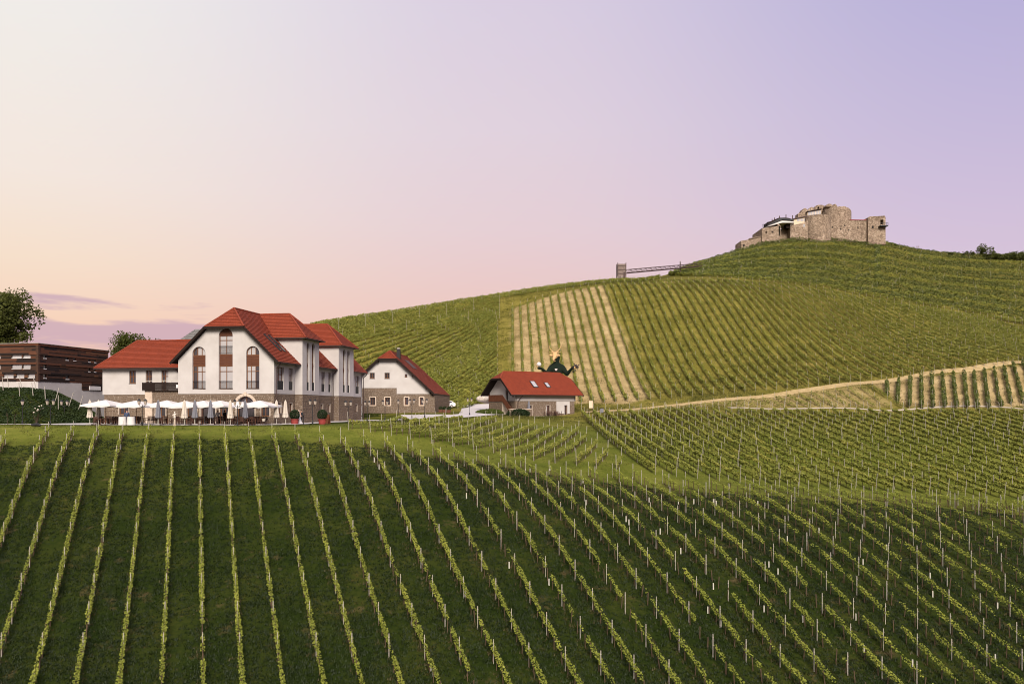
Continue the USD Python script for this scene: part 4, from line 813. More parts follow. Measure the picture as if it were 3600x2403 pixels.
for a, b in (((eR[0], -0.72, eR[1] - 0.12), (hipr, -0.72, hipz - 0.12)), ((mir(eR[0]) + 1.5, -0.72, eR[1] + 1.5 * sl2 - 0.12), (mir(hipr), -0.72, hipz - 0.12)), ((mir(hipr), -0.72, hipz - 0.15), (hipr, -0.72, hipz - 0.15))): obj('barge_board', MB().bar(a, b, 0.1, 0.34), M['darkwood'], mh)
for x, z_ in ((hipr + 0.1, hipz - 0.55), (mir(hipr) - 0.1, hipz - 0.55), ((hipr + eR[0]) / 2 - 0.5, (hipz + eR[1]) / 2), (eR[0] - 1.4, eR[1] + 0.9)): obj('purlin_end', MB().box((x - 0.12, -0.65, z_ - 0.12), (x + 0.12, 0.0, z_ + 0.12)), M['darkwood'], mh)
for dx, v_, ht in ((0.9, 5.5, 1.0), (1.35, 3.0, 1.7)):
    zt_ = apz - dx * sl2; mb = MB().box((apx + dx - 0.3, v_ - 0.35, zt_ - 0.6), (apx + dx + 0.3, v_ + 0.35, zt_ + ht)); ch = obj('chimney', mb, M['iron'], mh)
    obj('chimney_cap', MB().box((apx + dx - 0.26, v_ - 0.3, zt_ + ht + 0.03), (apx + dx + 0.26, v_ + 0.3, zt_ + ht + 0.22)), M['steel'], ch)
s_n = np.array([sl2, 0, 1.0]); s_n /= np.linalg.norm(s_n); s_u = np.array([-1, 0, sl2]); s_u /= np.linalg.norm(s_u)
for v_ in (8.0, 9.6, 11.2):
    o_ = np.array([eR[0], v_, eR[1]]) + s_u * 7.2 + s_n * 0.08; obj('skylight', MB().slab([o_, o_ + [0, 1.2, 0], o_ + [0, 1.2, 0] + s_u * 2.4, o_ + s_u * 2.4], s_n * 0.06), M['metal'], mh)
for v_ in (0.3, 5, 10, 15, 20):
    x_ = eR[0] - 0.35; obj('porch_post', MB().bar((x_, v_, 0.6), (x_, v_, eR[1] - 0.15), 0.2), M['darkwood'], mh)
obj('porch_beam', MB().bar((eR[0] - 0.35, -0.3, eR[1] - 0.22), (eR[0] - 0.35, Ld + 0.3, eR[1] - 0.22), 0.18, 0.22), M['darkwood'], mh)
obj('porch_brace', MB().bar((xs, 0.2, zst2 - 0.8), (eR[0] - 0.35, 0.2, eR[1] - 0.3), 0.16), M['darkwood'], mh)
gutter(mh, (eR[0] + 0.04, -0.7, eR[1] - 0.08), (eR[0] + 0.04, Ld + 0.7, eR[1] - 0.08))
# grass bank in front of the middle house
bankp = [(xl - 0.5, -0.02), (xs + 2.6, -0.02), (xs + 2.0, -2.6), (xl - 0.5, -3.6)]
def to2(u, v): return C2 + u * U2 + v * V2
bk = MB(); nb_ = 26
for k in range(nb_):
    ua, ub = [xl - 0.5 + (xs + 2.8 - xl + 0.5) * q / nb_ for q in (k, k + 1)]
    def pt(u, v, z): p_ = to2(u, v); return (p_[0], p_[1], z)
    zb_ = lambda u, v: ground(*to2(u, v)) + 0.04
    top = lambda u: zbot * 0.0 + 0.55 + z4(700, 1262)[1] * 0.55 - 0.25 * max(0, (u - xs + 1) / 3.8)
    bk.add([pt(ua, -4.2, zb_(ua, -4.2)), pt(ub, -4.2, zb_(ub, -4.2)), pt(ub, -1.5, top(ub) - 0.3), pt(ua, -1.5, top(ua) - 0.3), pt(ub, 0.0, top(ub)), pt(ua, 0.0, top(ua))], [(0, 1, 2, 3), (3, 2, 4, 5)])
obj('grass_bank', bk, M['ground'], kind='structure', smooth=True)

# ---------------------------------------------------------------- right cottage
A3 = math.radians(32); C3 = np.array([(1812.6 - CX) / FPX * 148, 148.0]); zb3 = 0.42; L3, W3 = 14.2, 9.6
ch3 = thing('stone_cottage', 'small stone and white cottage with wide red roof, two skylights and outdoor stair', 'house', (C3[0], C3[1], 0), A3)
U3, V3 = np.array([math.cos(A3), math.sin(A3)]), np.array([-math.sin(A3), math.cos(A3)])
def W3_(u, v): return C3 + u * U3 + v * V3
def on3(px, py, v=0.0):
    d = np.array([(px - CX) / FPX, 1.0]); t = (v + C3 @ V3) / (d @ V3); Pp = d * t; return float((Pp - C3) @ U3), float(ZC + (HY - py) / FPX * t)
def z5(x, y): return on3(1650 + x / 4.612, 1180 + y / 4.612)
def z5r(a0, b0, a1, b1):
    p, q = z5(a0, b0), z5(a1, b1); return rect(p[0], zb3 if b1 > 1285 else q[1], q[0], p[1])
zs3 = z5(900, 1053)[1]; ze3 = z5(710, 955)[1]
drs = [z5r(962, 1124, 1020, 1298), z5r(1250, 1124, 1308, 1298), z5r(1540, 1124, 1588, 1298)]
pl3 = z5r(1412, 1062, 1628, 1258)
xe3 = z5(1722, 1000)[0]; L3 = xe3
wall(ch3, 'front_wall', rect(0, zs3, L3, ze3 + 0.35), [], FRONT(0), 0.4)
wall(ch3, 'stone_wall', rect(0.05, zb3 - 1, L3 - 0.25, zs3), drs, FRONT(0.06), 0.4, 'mortar')
stones(ch3, rect(0.05, zb3 - 0.4, L3 - 0.25, zs3 - 0.02), [h.buffer(0.12) for h in drs] + [pl3], FRONT(0.05), 31)
wall(ch3, 'plaster_panel', pl3, drs, FRONT(-0.02), 0.08)
for h in drs: b = h.bounds; window(ch3, *b, FRONT(0.06), 0.22, 2, (b[1] + 0.95,), glass=['glass_light', 'glass'], wood='panel_wood', sill=False, name='door')
ew = 0.9; rz = ze3 + 0.0
# ridge height from the picture, at half the depth
d_ = np.array([(1900 - CX) / FPX, 1.0]); t_ = (W3 / 2 + C3 @ V3) / (d_ @ V3); zr3 = ZC + (HY - 1309) / FPX * t_
sl3 = (zr3 - ze3) / (W3 / 2 + ew); hz3 = ze3 + sl3 * (W3 / 2 + ew) * 0.70; hy3 = -ew + (W3 / 2 + ew) * 0.70
u0, u1 = -1.5, L3 + 1.3; du = 1.75
def sym(y): return W3 - y
gpoly = Polygon([(-W3, zb3 - 1), (0, zb3 - 1), (0, ze3 + sl3 * ew - 0.25), (-hy3, hz3 - 0.3), (-sym(hy3), hz3 - 0.3), (-W3, ze3 + sl3 * ew - 0.25)])
gd = [rect(-3.6, zs3 + 0.1, -2.7, zs3 + 2.3), rect(-1.3, zs3 + 0.7, -0.7, zs3 + 1.7)]
wall(ch3, 'gable_wall', gpoly.intersection(rect(-W3, zs3, 0, 20)), gd, LEFT(0), 0.4)
obj('stone_wall', MB().box((0.05, 0.05, zb3 - 1), (0.4, W3, zs3)), M['mortar'], ch3); stones(ch3, rect(-W3, zb3 - 0.4, -0.05, zs3 - 0.02), [], LEFT(0.04), 32)
for h in gd: b = h.bounds; window(ch3, *b, LEFT(0), 0.2, 1, wood='panel_wood', name='door' if b[3] - b[1] > 1.5 else 'window', sill=False)
wall(ch3, 'far_gable_wall', Polygon([(-x, z) for x, z in gpoly.exterior.coords[:-1]]).intersection(rect(0, zs3, W3, 30)), [], RIGHT(L3), 0.4); obj('stone_wall', MB().box((L3 - 0.65, 0.46, zb3 - 1), (L3 - 0.25, W3 - 0.4, zs3)), M['mortar'], ch3); obj('back_wall', MB().box((0.4, W3 - 0.4, zb3 - 1), (L3 - 0.4, W3, ze3 + 0.3)), M['plaster'], ch3)
tiles(ch3, [[(u0, -ew, ze3), (u1, -ew, ze3), (u1, hy3, hz3), (u1 - du, W3 / 2, zr3), (u0 + du, W3 / 2, zr3), (u0, hy3, hz3)],
            [(u1, W3 + ew, ze3), (u0, W3 + ew, ze3), (u0, sym(hy3), hz3), (u0 + du, W3 / 2, zr3), (u1 - du, W3 / 2, zr3), (u1, sym(hy3), hz3)],
            [(u0, sym(hy3), hz3), (u0, hy3, hz3), (u0 + du, W3 / 2, zr3)], [(u1, hy3, hz3), (u1, sym(hy3), hz3), (u1 - du, W3 / 2, zr3)]], seed=33, course=0.33, width=0.27)
ridge(ch3, [((u0 + du, W3 / 2, zr3 + 0.06), (u1 - du, W3 / 2, zr3 + 0.06)), ((u0, hy3, hz3 + 0.05), (u0 + du, W3 / 2, zr3 + 0.06)), ((u1, hy3, hz3 + 0.05), (u1 - du, W3 / 2, zr3 + 0.06))])
for a, b in (((u0 - 0.03, -ew, ze3 - 0.14), (u0 - 0.03, hy3, hz3 - 0.14)), ((u0 - 0.03, W3 + ew, ze3 - 0.14), (u0 - 0.03, sym(hy3), hz3 - 0.14)), ((u0 - 0.03, hy3, hz3 - 0.14), (u0 - 0.03, sym(hy3), hz3 - 0.14)), ((u1 + 0.03, -ew, ze3 - 0.14), (u1 + 0.03, hy3, hz3 - 0.14))): obj('barge_board', MB().bar(a, b, 0.1, 0.32), M['darkwood'], ch3)
gutter(ch3, (u0, -ew - 0.06, ze3 - 0.08), (u1, -ew - 0.06, ze3 - 0.08)); pipe(ch3, [(1.2, -ew, ze3 - 0.1), (0.9, -0.5, ze3 - 0.5), (0.5, -0.1, ze3 - 1.2), (0.4, -0.08, zb3 + 0.8)])
n3 = np.array([0, -sl3, 1.0]); n3 /= np.linalg.norm(n3); s3 = np.array([0, 1.0, sl3]); s3 /= np.linalg.norm(s3)
def roof3(px, py):
    d = np.array([(px - CX) / FPX, 1.0, (HY - py) / FPX]); o_ = np.array([0, 0, ZC]); nw = np.array([*(n3[0] * U3 + n3[1] * V3), n3[2]]); p0 = np.array([*W3_(0, -ew), ze3])
    t = ((p0 - o_) @ nw) / (d @ nw); q = o_ + d * t - np.array([C3[0], C3[1], 0]); return np.array([q[:2] @ U3, q[:2] @ V3, q[2]])
for (xa, ya), wd_, hd_ in (((1042, 840), 1.15, 2.0), ((1258, 842), 0.95, 1.6)):
    o_ = roof3(1650 + xa / 4.612, 1180 + ya / 4.612) + n3 * 0.05
    sk_ = obj('skylight', MB().slab([o_, o_ + [wd_, 0, 0], o_ + [wd_, 0, 0] + s3 * hd_, o_ + s3 * hd_], n3 * 0.1), M['iron'], ch3); p_ = o_ + n3 * 0.105
    obj('pane', MB().slab([p_ + [0.14, 0, 0] + s3 * 0.14, p_ + [wd_ - 0.14, 0, 0] + s3 * 0.14, p_ + [wd_ - 0.14, 0, 0] + s3 * (hd_ - 0.14), p_ + [0.14, 0, 0] + s3 * (hd_ - 0.14)], n3 * 0.012), M['glass_light'], sk_)
# outdoor stair and landing along the gable
st_ = UsdGeom.Xform.Define(stage, str(ch3.GetPath()) + '/stair').GetPrim()
lx0, lx1, ly0, ly1, lz = -1.45, -0.05, 2.4, 7.6, zs3 + 0.05
obj('landing', MB().box((lx0, ly0, lz - 0.2), (lx1, ly1, lz)), M['darkwood'], st_)
nst = 11
for q in range(nst): obj('step', MB().box((lx0, ly0 - (q + 1) * 0.29, lz - (q + 1) * 0.235 - 0.06), (lx1, ly0 - q * 0.29, lz - (q + 1) * 0.235)), M['table'], st_)
for q in range(18):
    y_ = ly1 - (ly1 - ly0) * q / 18; obj('board', MB().box((lx0 - 0.05, y_ - 0.24, lz - 0.15), (lx0, y_ - 0.03, lz + 1.0 + 0.02 * (q % 2))), M['panel_wood'], st_)
for q in range(nst):
    y_ = ly0 - q * 0.29; obj('board', MB().slab([(lx0 - 0.05, y_ - 0.03, lz - q * 0.235 - 0.15), (lx0 - 0.05, y_ - 0.24, lz - (q + 1) * 0.235 - 0.1), (lx0 - 0.05, y_ - 0.24, lz - (q + 1) * 0.235 + 1.0), (lx0 - 0.05, y_ - 0.03, lz - q * 0.235 + 1.0)], (0.05, 0, 0)), M['panel_wood'], st_)
obj('handrail', MB().bar((lx0 - 0.03, ly1, lz + 1.06), (lx0 - 0.03, ly0, lz + 1.06), 0.09).bar((lx0 - 0.03, ly0, lz + 1.06), (lx0 - 0.03, ly0 - nst * 0.29, lz - nst * 0.235 + 1.06), 0.09), M['panel_wood'], st_)
obj('stair_wall', MB().box((lx0 + 0.1, ly0 + 0.3, zb3 - 1), (lx1, ly1, lz - 0.2)), M['mortar'], st_); stones(st_, rect(-ly1, zb3 - 0.3, -ly0 - 0.3, lz - 0.25), [], LEFT(lx0 + 0.09), 36)
obj('cottage_step', MB().box((0.5, -1.6, zb3 - 0.5), (L3 + 0.3, 0, zb3 + 0.02)), M['paving'], ch3)

# ---------------------------------------------------------------- timber building on the left and the planted bank in front of it
wb0 = np.array([(134 - CX) / FPX * 112, 112.0]); wh = thing('timber_building', 'low flat-roofed building clad in dark weathered horizontal timber on a white base', 'building', (wb0[0], wb0[1], 0), -A1)
LT, ZW, ZTOP = 15.1, 5.85, 11.25
obj('base_wall', MB().box((-16, 0.02, -1), (-0.02, 9.0, ZW)), M['plaster'], wh); obj('base_wall', MB().box((-16, 9.0, -1), (-0.02, LT, 4.75)), M['plaster'], wh)
obj('core', MB().box((-15.9, 0.2, ZW), (-0.2, LT - 0.1, ZTOP - 0.1)), M['dark'], wh)
obj('core', MB().box((-15.9, 9.2, 4.75), (-0.2, LT - 0.1, ZW)), M['dark'], wh)
def zz3(y, D): return ZC + (HY - (960 + y / 2.8)) / FPX * D
slots_r = [(1.0, 1.6, 0), (5.5, 6.1, 0), (7.1, 7.7, 0), (10.4, 10.9, 0), (11.7, 12.2, 0), (1.0, 1.6, 1), (10.4, 10.9, 1), (11.7, 12.2, 1), (1.0, 1.6, 2), (5.5, 6.2, 2)]
slots_l = [(-13.5, -12.0, 0), (-10.5, -9.0, 0), (-8.5, -6.0, 0), (-4.2, -2.6, 0), (-2.4, -1.2, 0), (-8.5, -6.0, 1), (-4.2, -2.6, 1), (-2.4, -1.2, 1), (-12.8, -11.0, 1), (-8.0, -6.5, 2), (-5.5, -3.9, 2), (-3.5, -2.2, 2), (-1.6, -0.5, 2)]
zrow = [9.45, 7.95, 6.6]
rng = np.random.default_rng(77); bh = 0.272; nb = int((ZTOP - ZW) / bh)
def boards(z_from, n_, a0, a1, slots, side):
    for q in range(n_):
        z0, z1 = z_from + q * bh, z_from + (q + 1) * bh - 0.02; segs = [(a0, a1)]
        for s0, s1, r in slots:
            if abs((z0 + z1) / 2 - zrow[r]) < 0.30: segs = [t for a, b in segs for t in ((a, min(b, s0)), (max(a, s1), b)) if t[1] - t[0] > 0.05]
        for a, b in segs:
            cuts = [a] + sorted(rng.uniform(a, b, max(0, int((b - a) / 3.2)))) + [b]
            for c0, c1 in zip(cuts, cuts[1:]):
                if c1 - c0 < 0.1: continue
                o_ = rng.uniform(0, 0.07) + (0.10 if q % 5 == 4 else 0.0)
                mb = MB().box((c0 + 0.01, -o_, z0), (c1 - 0.01, 0.18, z1)) if side == 'l' else MB().box((-0.18, c0 + 0.01, z0), (o_, c1 - 0.01, z1))
                obj('board', mb, M[rng.choice(['clad_wood', 'clad_wood_black', 'clad_wood_red', 'clad_wood_orange'], p=[0.44, 0.32, 0.15, 0.09])], wh)
boards(ZW, nb, -15.9, -0.1, slots_l, 'l'); boards(ZW, nb, 0.0, LT, slots_r, 'r'); boards(4.75, 4, 9.2, LT, [], 'r')
for s0, s1, r in slots_l:
    w_ = UsdGeom.Xform.Define(stage, numbered(path_of(wh), 'window')).GetPrim(); obj('pane', MB().box((s0, 0.12, zrow[r] - 0.3), (s1, 0.16, zrow[r] + 0.3)), M['glass_light'], w_); obj('sill', MB().box((s0, -0.06, zrow[r] - 0.33), (s1, 0.1, zrow[r] - 0.25)), M['white'], w_)
for s0, s1, r in slots_r:
    w_ = UsdGeom.Xform.Define(stage, numbered(path_of(wh), 'window')).GetPrim(); obj('pane', MB().box((-0.16, s0, zrow[r] - 0.3), (-0.12, s1, zrow[r] + 0.3)), M['glass'], w_); obj('sill', MB().box((-0.1, s0, zrow[r] - 0.33), (0.08, s1, zrow[r] - 0.22)), M['white'], w_)
obj('parapet', MB().box((-16, -0.12, ZTOP - 0.32), (0.12, LT + 0.1, ZTOP)), M['panel_wood'], wh); obj('corner_post', MB().box((-0.3, -0.1, ZW), (0.1, 0.3, ZTOP - 0.34)), M['clad_wood'], wh)
obj('roof_edge', MB().box((-16.1, -0.2, ZTOP), (0.2, LT + 0.2, ZTOP + 0.06)), M['steel'], wh); obj('white_panel', MB().box((-0.02, 10.6, 4.85), (0.14, 13.2, 5.45)), M['white'], wh)
# bank: heights over a small grid, leaning stakes, climbing growth
bx = np.linspace(-74, -52.8, 44); by = np.linspace(97.5, 110.5, 26); BX, BY = np.meshgrid(bx, by)
t_ = np.clip((BY - 98.0 - np.clip((BX + 62) * 0.55, 0, 9)) / 7.0, 0, 1); t_ = t_ * t_ * (3 - 2 * t_)
hgt = np.interp(BX, [-74, -66, -63.6, -60.8, -58, -55.6], [4.9, 4.7, 4.4, 2.9, 1.2, 0.0]); BZ = ground(BX, BY) - 0.15 + t_ * hgt + 0.25 * (meshkit.noise(np.stack([BX * 0.6, BY * 0.6, BX * 0], -1), 3) - 0.5) * t_
n_b = BX.shape[1]; ii, jj_ = np.meshgrid(np.arange(BX.shape[0] - 1), np.arange(n_b - 1), indexing='ij'); kk = (ii * n_b + jj_).ravel()
obj('planted_bank', (np.column_stack([BX.ravel(), BY.ravel(), BZ.ravel()]), np.stack([kk, kk + 1, kk + n_b + 1, kk + n_b], 1)), M['ground'], kind='structure', smooth=True)
def bank_z(x, y): return map_coordinates(BZ, [(np.asarray(y) - by[0]) / (by[1] - by[0]), (np.asarray(x) - bx[0]) / (bx[1] - bx[0])], order=1, mode='nearest')
r_ = np.random.default_rng(5); n = 24000; x = r_.uniform(-74, -53, n); y = r_.uniform(98, 109.5, n); z = bank_z(x, y); ok = z > ground(x, y) + 0.12; x, y, z = x[ok], y[ok], z[ok]
dens = meshkit.fbm(np.stack([x * 0.5, y * 0.5, z], 1), 3, 9); ok = dens + r_.uniform(-0.2, 0.2, len(x)) > 0.33; cpt = np.column_stack([x, y, z + r_.uniform(0, 0.45, len(x)) * dens])[ok]
obj('bank_growth', leaf_cloud(cpt, 0.24, r_, 0.8), M['ivy'], label='dense dark green growth covering the bank below the timber building', cat='ground cover', kind='stuff')
for k, (px, tx, y_) in enumerate(((12, -3, 104), (32, -5, 105), (70, -3, 103), (78, -8, 106), (118, -5, 103.5), (128, -8, 106), (160, -2, 104), (205, 0, 104), (192, 12, 105), (240, 14, 106), (274, 14, 107))):
    x_ = (px - CX) / FPX * y_; z_ = float(bank_z([y_ * 0 + x_], [y_])[0]); o = (x_, y_, z_)
    th = thing('bank_stake', 'thin grey stake leaning on the green bank below the timber building', 'stake', o, 0, 'stakes on the green bank'); obj('stake', MB().bar((0, 0, -0.2), (tx * 0.05, 0, 1.9), 0.06), M['steel'], th)

# ---------------------------------------------------------------- castle ruin on the hill top
M['castle'] = mat('castle_rubble', {'t': ('geometry', {}), 'v': ('voronoi_texture', {'scale': 2.2, 'randomness': 1.0}), 'n': ('noise_texture', {'scale': 0.22, 'detail': 6.0, 'roughness': 0.65}), 'n2': ('noise_texture', {'scale': 2.2, 'detail': 5.0, 'roughness': 0.7}),
    's': ('separate_color', {}), 'r': ('rgb_ramp', {'ramp': [(0.0, (0.18, 0.135, 0.10)), (0.45, (0.28, 0.212, 0.158)), (0.8, (0.36, 0.28, 0.21)), (1.0, (0.43, 0.345, 0.265))]}), 'r2': ('rgb_ramp', {'ramp': [(0.3, (0.55, 0.52, 0.5)), (0.65, (1, 1, 1))]}),
    'r3': ('rgb_ramp', {'ramp': [(0.35, (0.45, 0.42, 0.4)), (0.6, (1, 1, 1))]}), 'm': ('mix_color', {'blend_type': 'multiply', 'fac': 0.8}), 'm2': ('mix_color', {'blend_type': 'multiply', 'fac': 0.75}), 'b': ('bump', {'strength': 0.8, 'distance': 0.25}), 'p': ('principled_bsdf', {'roughness': 0.95, 'specular_ior_level': 0.1})},
    [('t.position', 'v.vector'), ('t.position', 'n.vector'), ('t.position', 'n2.vector'), ('v.color', 's.color'), ('s.r', 'r.fac'), ('n.fac', 'r2.fac'), ('n2.fac', 'r3.fac'), ('r.color', 'm.a'), ('r2.color', 'm.b'), ('m.result', 'm2.a'), ('r3.color', 'm2.b'), ('m2.result', 'p.base_color'), ('n2.fac', 'b.height'), ('b.normal', 'p.normal')])
M['castle_cream'] = plain('cream_render', (0.50, 0.40, 0.29), 0.9, var=0.08)
DK = 362.0; KO = np.array([(2880 - CX) / FPX * DK, DK, 0.0])
def kx(zx, D=DK): return (2560 + zx / 3.789 - CX) / FPX * D - KO[0]
def kz(zy, D=DK): return ZC + (HY - (680 + zy / 3.789)) / FPX * D
def kp(pp, D): return Polygon([(kx(x, D), kz(y, D)) for x, y in pp])
ks_ = thing('castle_ruin', 'sprawling ruined stone castle with round keep on top of the green hill', 'castle', KO)
def kblock(name, pp, D, th_, m='castle', holes=()):
    P_ = kp(pp, D)
    for h in holes: P_ = P_.difference(kp(h, D))
    return obj(name, extrude_xz(P_, D - DK, D - DK + th_), M[m], ks_)
def kdrum(name, c_, r, prof, n=40, seed=0):
    """a round tower whose broken crown follows prof(angle)"""
    g_ = np.linspace(0, 2 * np.pi, n, endpoint=False); rr = np.random.default_rng(seed); mb = MB()
    zt = np.array([prof(a) for a in g_]) + rr.uniform(-0.25, 0.25, n); ring = np.column_stack([c_[0] + r * np.cos(g_), c_[1] + r * np.sin(g_)]); rin = np.column_stack([c_[0] + (r - 1.6) * np.cos(g_), c_[1] + (r - 1.6) * np.sin(g_)])
    v = np.vstack([np.column_stack([ring, np.full(n, c_[2])]), np.column_stack([ring, zt]), np.column_stack([rin, zt]), np.column_stack([rin, np.full(n, c_[2])])])
    mb.add(v, [(k * n + i, k * n + (i + 1) % n, (k + 1) * n + (i + 1) % n, (k + 1) * n + i) for k in range(3) for i in range(n)]); return obj(name, mb, M['castle'], ks_, smooth=30)
def kdark(zx0, zy0, zx1, zy1, D, m='dark', name='window'):
    return obj(name, MB().box((kx(zx0, D), D - DK - 0.06, kz(zy1, D)), (kx(zx1, D), D - DK + 0.5, kz(zy0, D))), M[m], ks_)
kblock('outer_wall', [(170, 800), (170, 630), (250, 618), (285, 612), (350, 590), (450, 566), (520, 590), (520, 800)], 351, 9); kdark(198, 676, 218, 710, 351)
kblock('wall_coping', [(285, 606), (285, 595), (340, 585), (440, 566), (440, 573)], 350.5, 5)
kblock('west_wing', [(450, 640), (450, 462), (540, 452), (690, 430), (690, 640)], 350, 14, holes=[[(497, 535), (497, 498), (515, 498), (515, 535)]]); kdark(578, 500, 602, 524, 350)
obj('west_wing_side', extrude_yz(Polygon([(-12, kz(640)), (2, kz(640)), (2, kz(470)), (-3, kz(452)), (-8, kz(440)), (-12, kz(430, 350))]), kx(690, 350) - 0.5, kx(690, 350) + 0.25), M['castle'], ks_)
kblock('connecting_wall', [(690, 640), (690, 520), (740, 450), (780, 470), (840, 470), (840, 640)], 358, 4)
kblock('terrace_deck', [(535, 424), (720, 358), (872, 372), (872, 388), (722, 388), (540, 436)], 352, 12, 'white'); kblock('terrace_roof', [(528, 412), (610, 372), (700, 322), (872, 346), (872, 358), (724, 348), (535, 420)], 351.5, 13, 'iron')
kblock('terrace_parapet', [(528, 410), (528, 378), (575, 368), (620, 345), (680, 322), (750, 320), (800, 325), (870, 345), (870, 352), (700, 340)], 353, 6, 'darkwood')
for zx_, zt_ in ((385, 562), (617, 322), (586, 342), (684, 298), (770, 280), (856, 292)): obj('flue_pipe', MB().bar((kx(zx_, 354), -8, kz(zt_ + 60, 354)), (kx(zx_, 354), -8, kz(zt_, 354)), 0.3), M['metal'], ks_)
kblock('wing_post', [(775, 460), (775, 395), (825, 395), (825, 460)], 354, 3, 'darkwood'); 
rb_ = MB()
for zx_ in (458, 475, 492, 520): rb_.bar((kx(zx_, 350.4), -11.6, kz(452, 350.4)), (kx(zx_, 350.4), -11.6, kz(412, 350.4)), 0.1)
rb_.bar((kx(455, 350.4), -11.6, kz(412, 350.4)), (kx(525, 350.4), -11.6, kz(405, 350.4)), 0.1); obj('railing', rb_, M['iron'], ks_)
kblock('main_wall', [(828, 620), (828, 432), (870, 420), (1000, 392), (1050, 370), (1180, 300), (1180, 620)], 354, 12, holes=[]); kdark(1000, 410, 1024, 446, 354, 'glass_light'); kdark(1060, 508, 1090, 545, 354)
kblock('cream_house', [(875, 440), (875, 342), (1045, 306), (1250, 280), (1250, 440)], 356, 10, 'castle_cream')
for a in (918, 962, 1004): kdark(a, 330 + (1045 - a) * 0.06, a + 34, 372, 356, 'glass_light')
kblock('cream_house_roof', [(870, 340), (870, 330), (1050, 296), (1240, 272), (1240, 282), (1050, 306)], 355.4, 12, 'metal')
kblock('ruin_gable', [(930, 330), (935, 265), (975, 250), (1000, 205), (1022, 194), (1050, 208), (1062, 240), (1062, 330)], 360, 4)
kblock('pavilion', [(1058, 300), (1058, 238), (1240, 205), (1240, 300)], 358.5, 8, 'castle_cream')
for a in (1064, 1096, 1134, 1172, 1206): kdark(a, 240 - (a - 1060) * 0.08, a + 28, 288 - (a - 1060) * 0.06, 358.5, 'glass_light')
kblock('pavilion_roof', [(1052, 246), (1052, 236), (1245, 200), (1245, 212)], 358, 9, 'darkwood')
kblock('ruin_gable', [(1060, 250), (1070, 215), (1095, 186), (1118, 178), (1140, 196), (1150, 230), (1150, 250)], 363, 3)
kblock('ruin_arch', [(1146, 240), (1150, 190), (1175, 160), (1205, 150), (1250, 152), (1285, 165), (1285, 240)], 364, 3, holes=[[(1188, 205), (1188, 182), (1200, 172), (1213, 182), (1213, 205)]])
rk_ = (kx(1625, 372) - kx(1240, 372)) / 2; kdrum('keep', (kx(1432, 372), 10, 60), rk_, lambda a: kz(158, 364) + (0.9 if 2.0 < a < 4.4 else -0.2) - 2.0 * max(0, math.cos(a)) ** 2 * (1 if a < 1 or a > 5.2 else 0.6), 48, 3)
kblock('keep_crown', [(1296, 175), (1310, 150), (1340, 136), (1378, 140), (1382, 175)], 361, 4)
r2_ = (kx(1352) - kx(1010)) / 2; kdrum('bastion', (kx(1180, 357), -5, 60), r2_, lambda a: kz(296, 353), 44, 4)
kblock('curtain_wall', [(1340, 640), (1340, 348), (1500, 346), (1620, 348), (1845, 352), (1870, 345), (1890, 640)], 357, 5); kblock('wall_coping', [(1622, 352), (1622, 345), (1842, 349), (1842, 356)], 356.7, 6, 'terracotta')
for a, b in ((1380, 440), (1545, 420), (1720, 445), (1490, 465), (1600, 475), (1925, 452)): kdark(a, b, a + 16, b + 18, 357)
kblock('east_tower', [(1862, 680), (1866, 322), (1885, 306), (2000, 302), (2085, 294), (2098, 320), (2098, 680)], 355.5, 9, holes=[[(2026, 412), (2026, 350), (2068, 346), (2068, 412)]]); kdark(1912, 430, 1938, 465, 355.5)
bl = MB(); bl.box((kx(2020, 354), -8.6, kz(438, 354)), (kx(2124, 354), -5.0, kz(426, 354)))
for zx_ in (2022, 2050, 2078, 2100, 2122): bl.bar((kx(zx_, 354), -8.5, kz(430, 354)), (kx(zx_, 354), -8.5, kz(392, 354)), 0.12)
bl.bar((kx(2020, 354), -8.5, kz(392, 354)), (kx(2124, 354), -8.5, kz(392, 354)), 0.12); obj('viewing_balcony', bl, M['iron'], ks_)

# inclined footbridge and lift tower on the ridge
lt = thing('lift_tower', 'slim grey-brown lift tower standing on the skyline ridge', 'tower', ((2184 - CX) / FPX * 268, 268, 0)); zg_ = ground((2184 - CX) / FPX * 268, 268.0)
ztop = ZC + (HY - 926) / FPX * 268; fr = MB()
for sx in (-1.4, 1.4):
    for sy in (-1.4, 1.4): fr.box((sx - 0.12, sy - 0.12, zg_ - 1), (sx + 0.12, sy + 0.12, ztop))
for z_ in np.arange(zg_, ztop + 0.1, 1.3):
    fr.cbox((0, -1.4, z_), (2.8, 0.14, 0.14)); fr.cbox((1.4, 0, z_), (0.14, 2.8, 0.14)); fr.cbox((-1.4, 0, z_), (0.14, 2.8, 0.14)); fr.cbox((0, 1.4, z_), (2.8, 0.14, 0.14))
obj('frame', fr, M['metal'], lt); obj('mesh_cladding', MB().box((-1.34, -1.34, zg_ - 1), (1.34, 1.34, ztop - 0.35)), plain('grey_brown_mesh', (0.15, 0.115, 0.10), 0.9, var=0.3, scale=2.5), lt); obj('door', MB().box((0.55, -1.5, zg_), (1.15, -1.4, zg_ + 3.1)), M['metal'], lt)
b0 = P3(2199, 960, 268.0); b1 = P3(2462, 936, 292.0); br = thing('footbridge', 'long rust-brown truss footbridge rising from lift tower to castle hill', 'bridge', b0); d_ = b1 - b0; nbay = 16
perp = np.array([d_[1], -d_[0], 0]) / np.hypot(d_[0], d_[1]) * 0.9
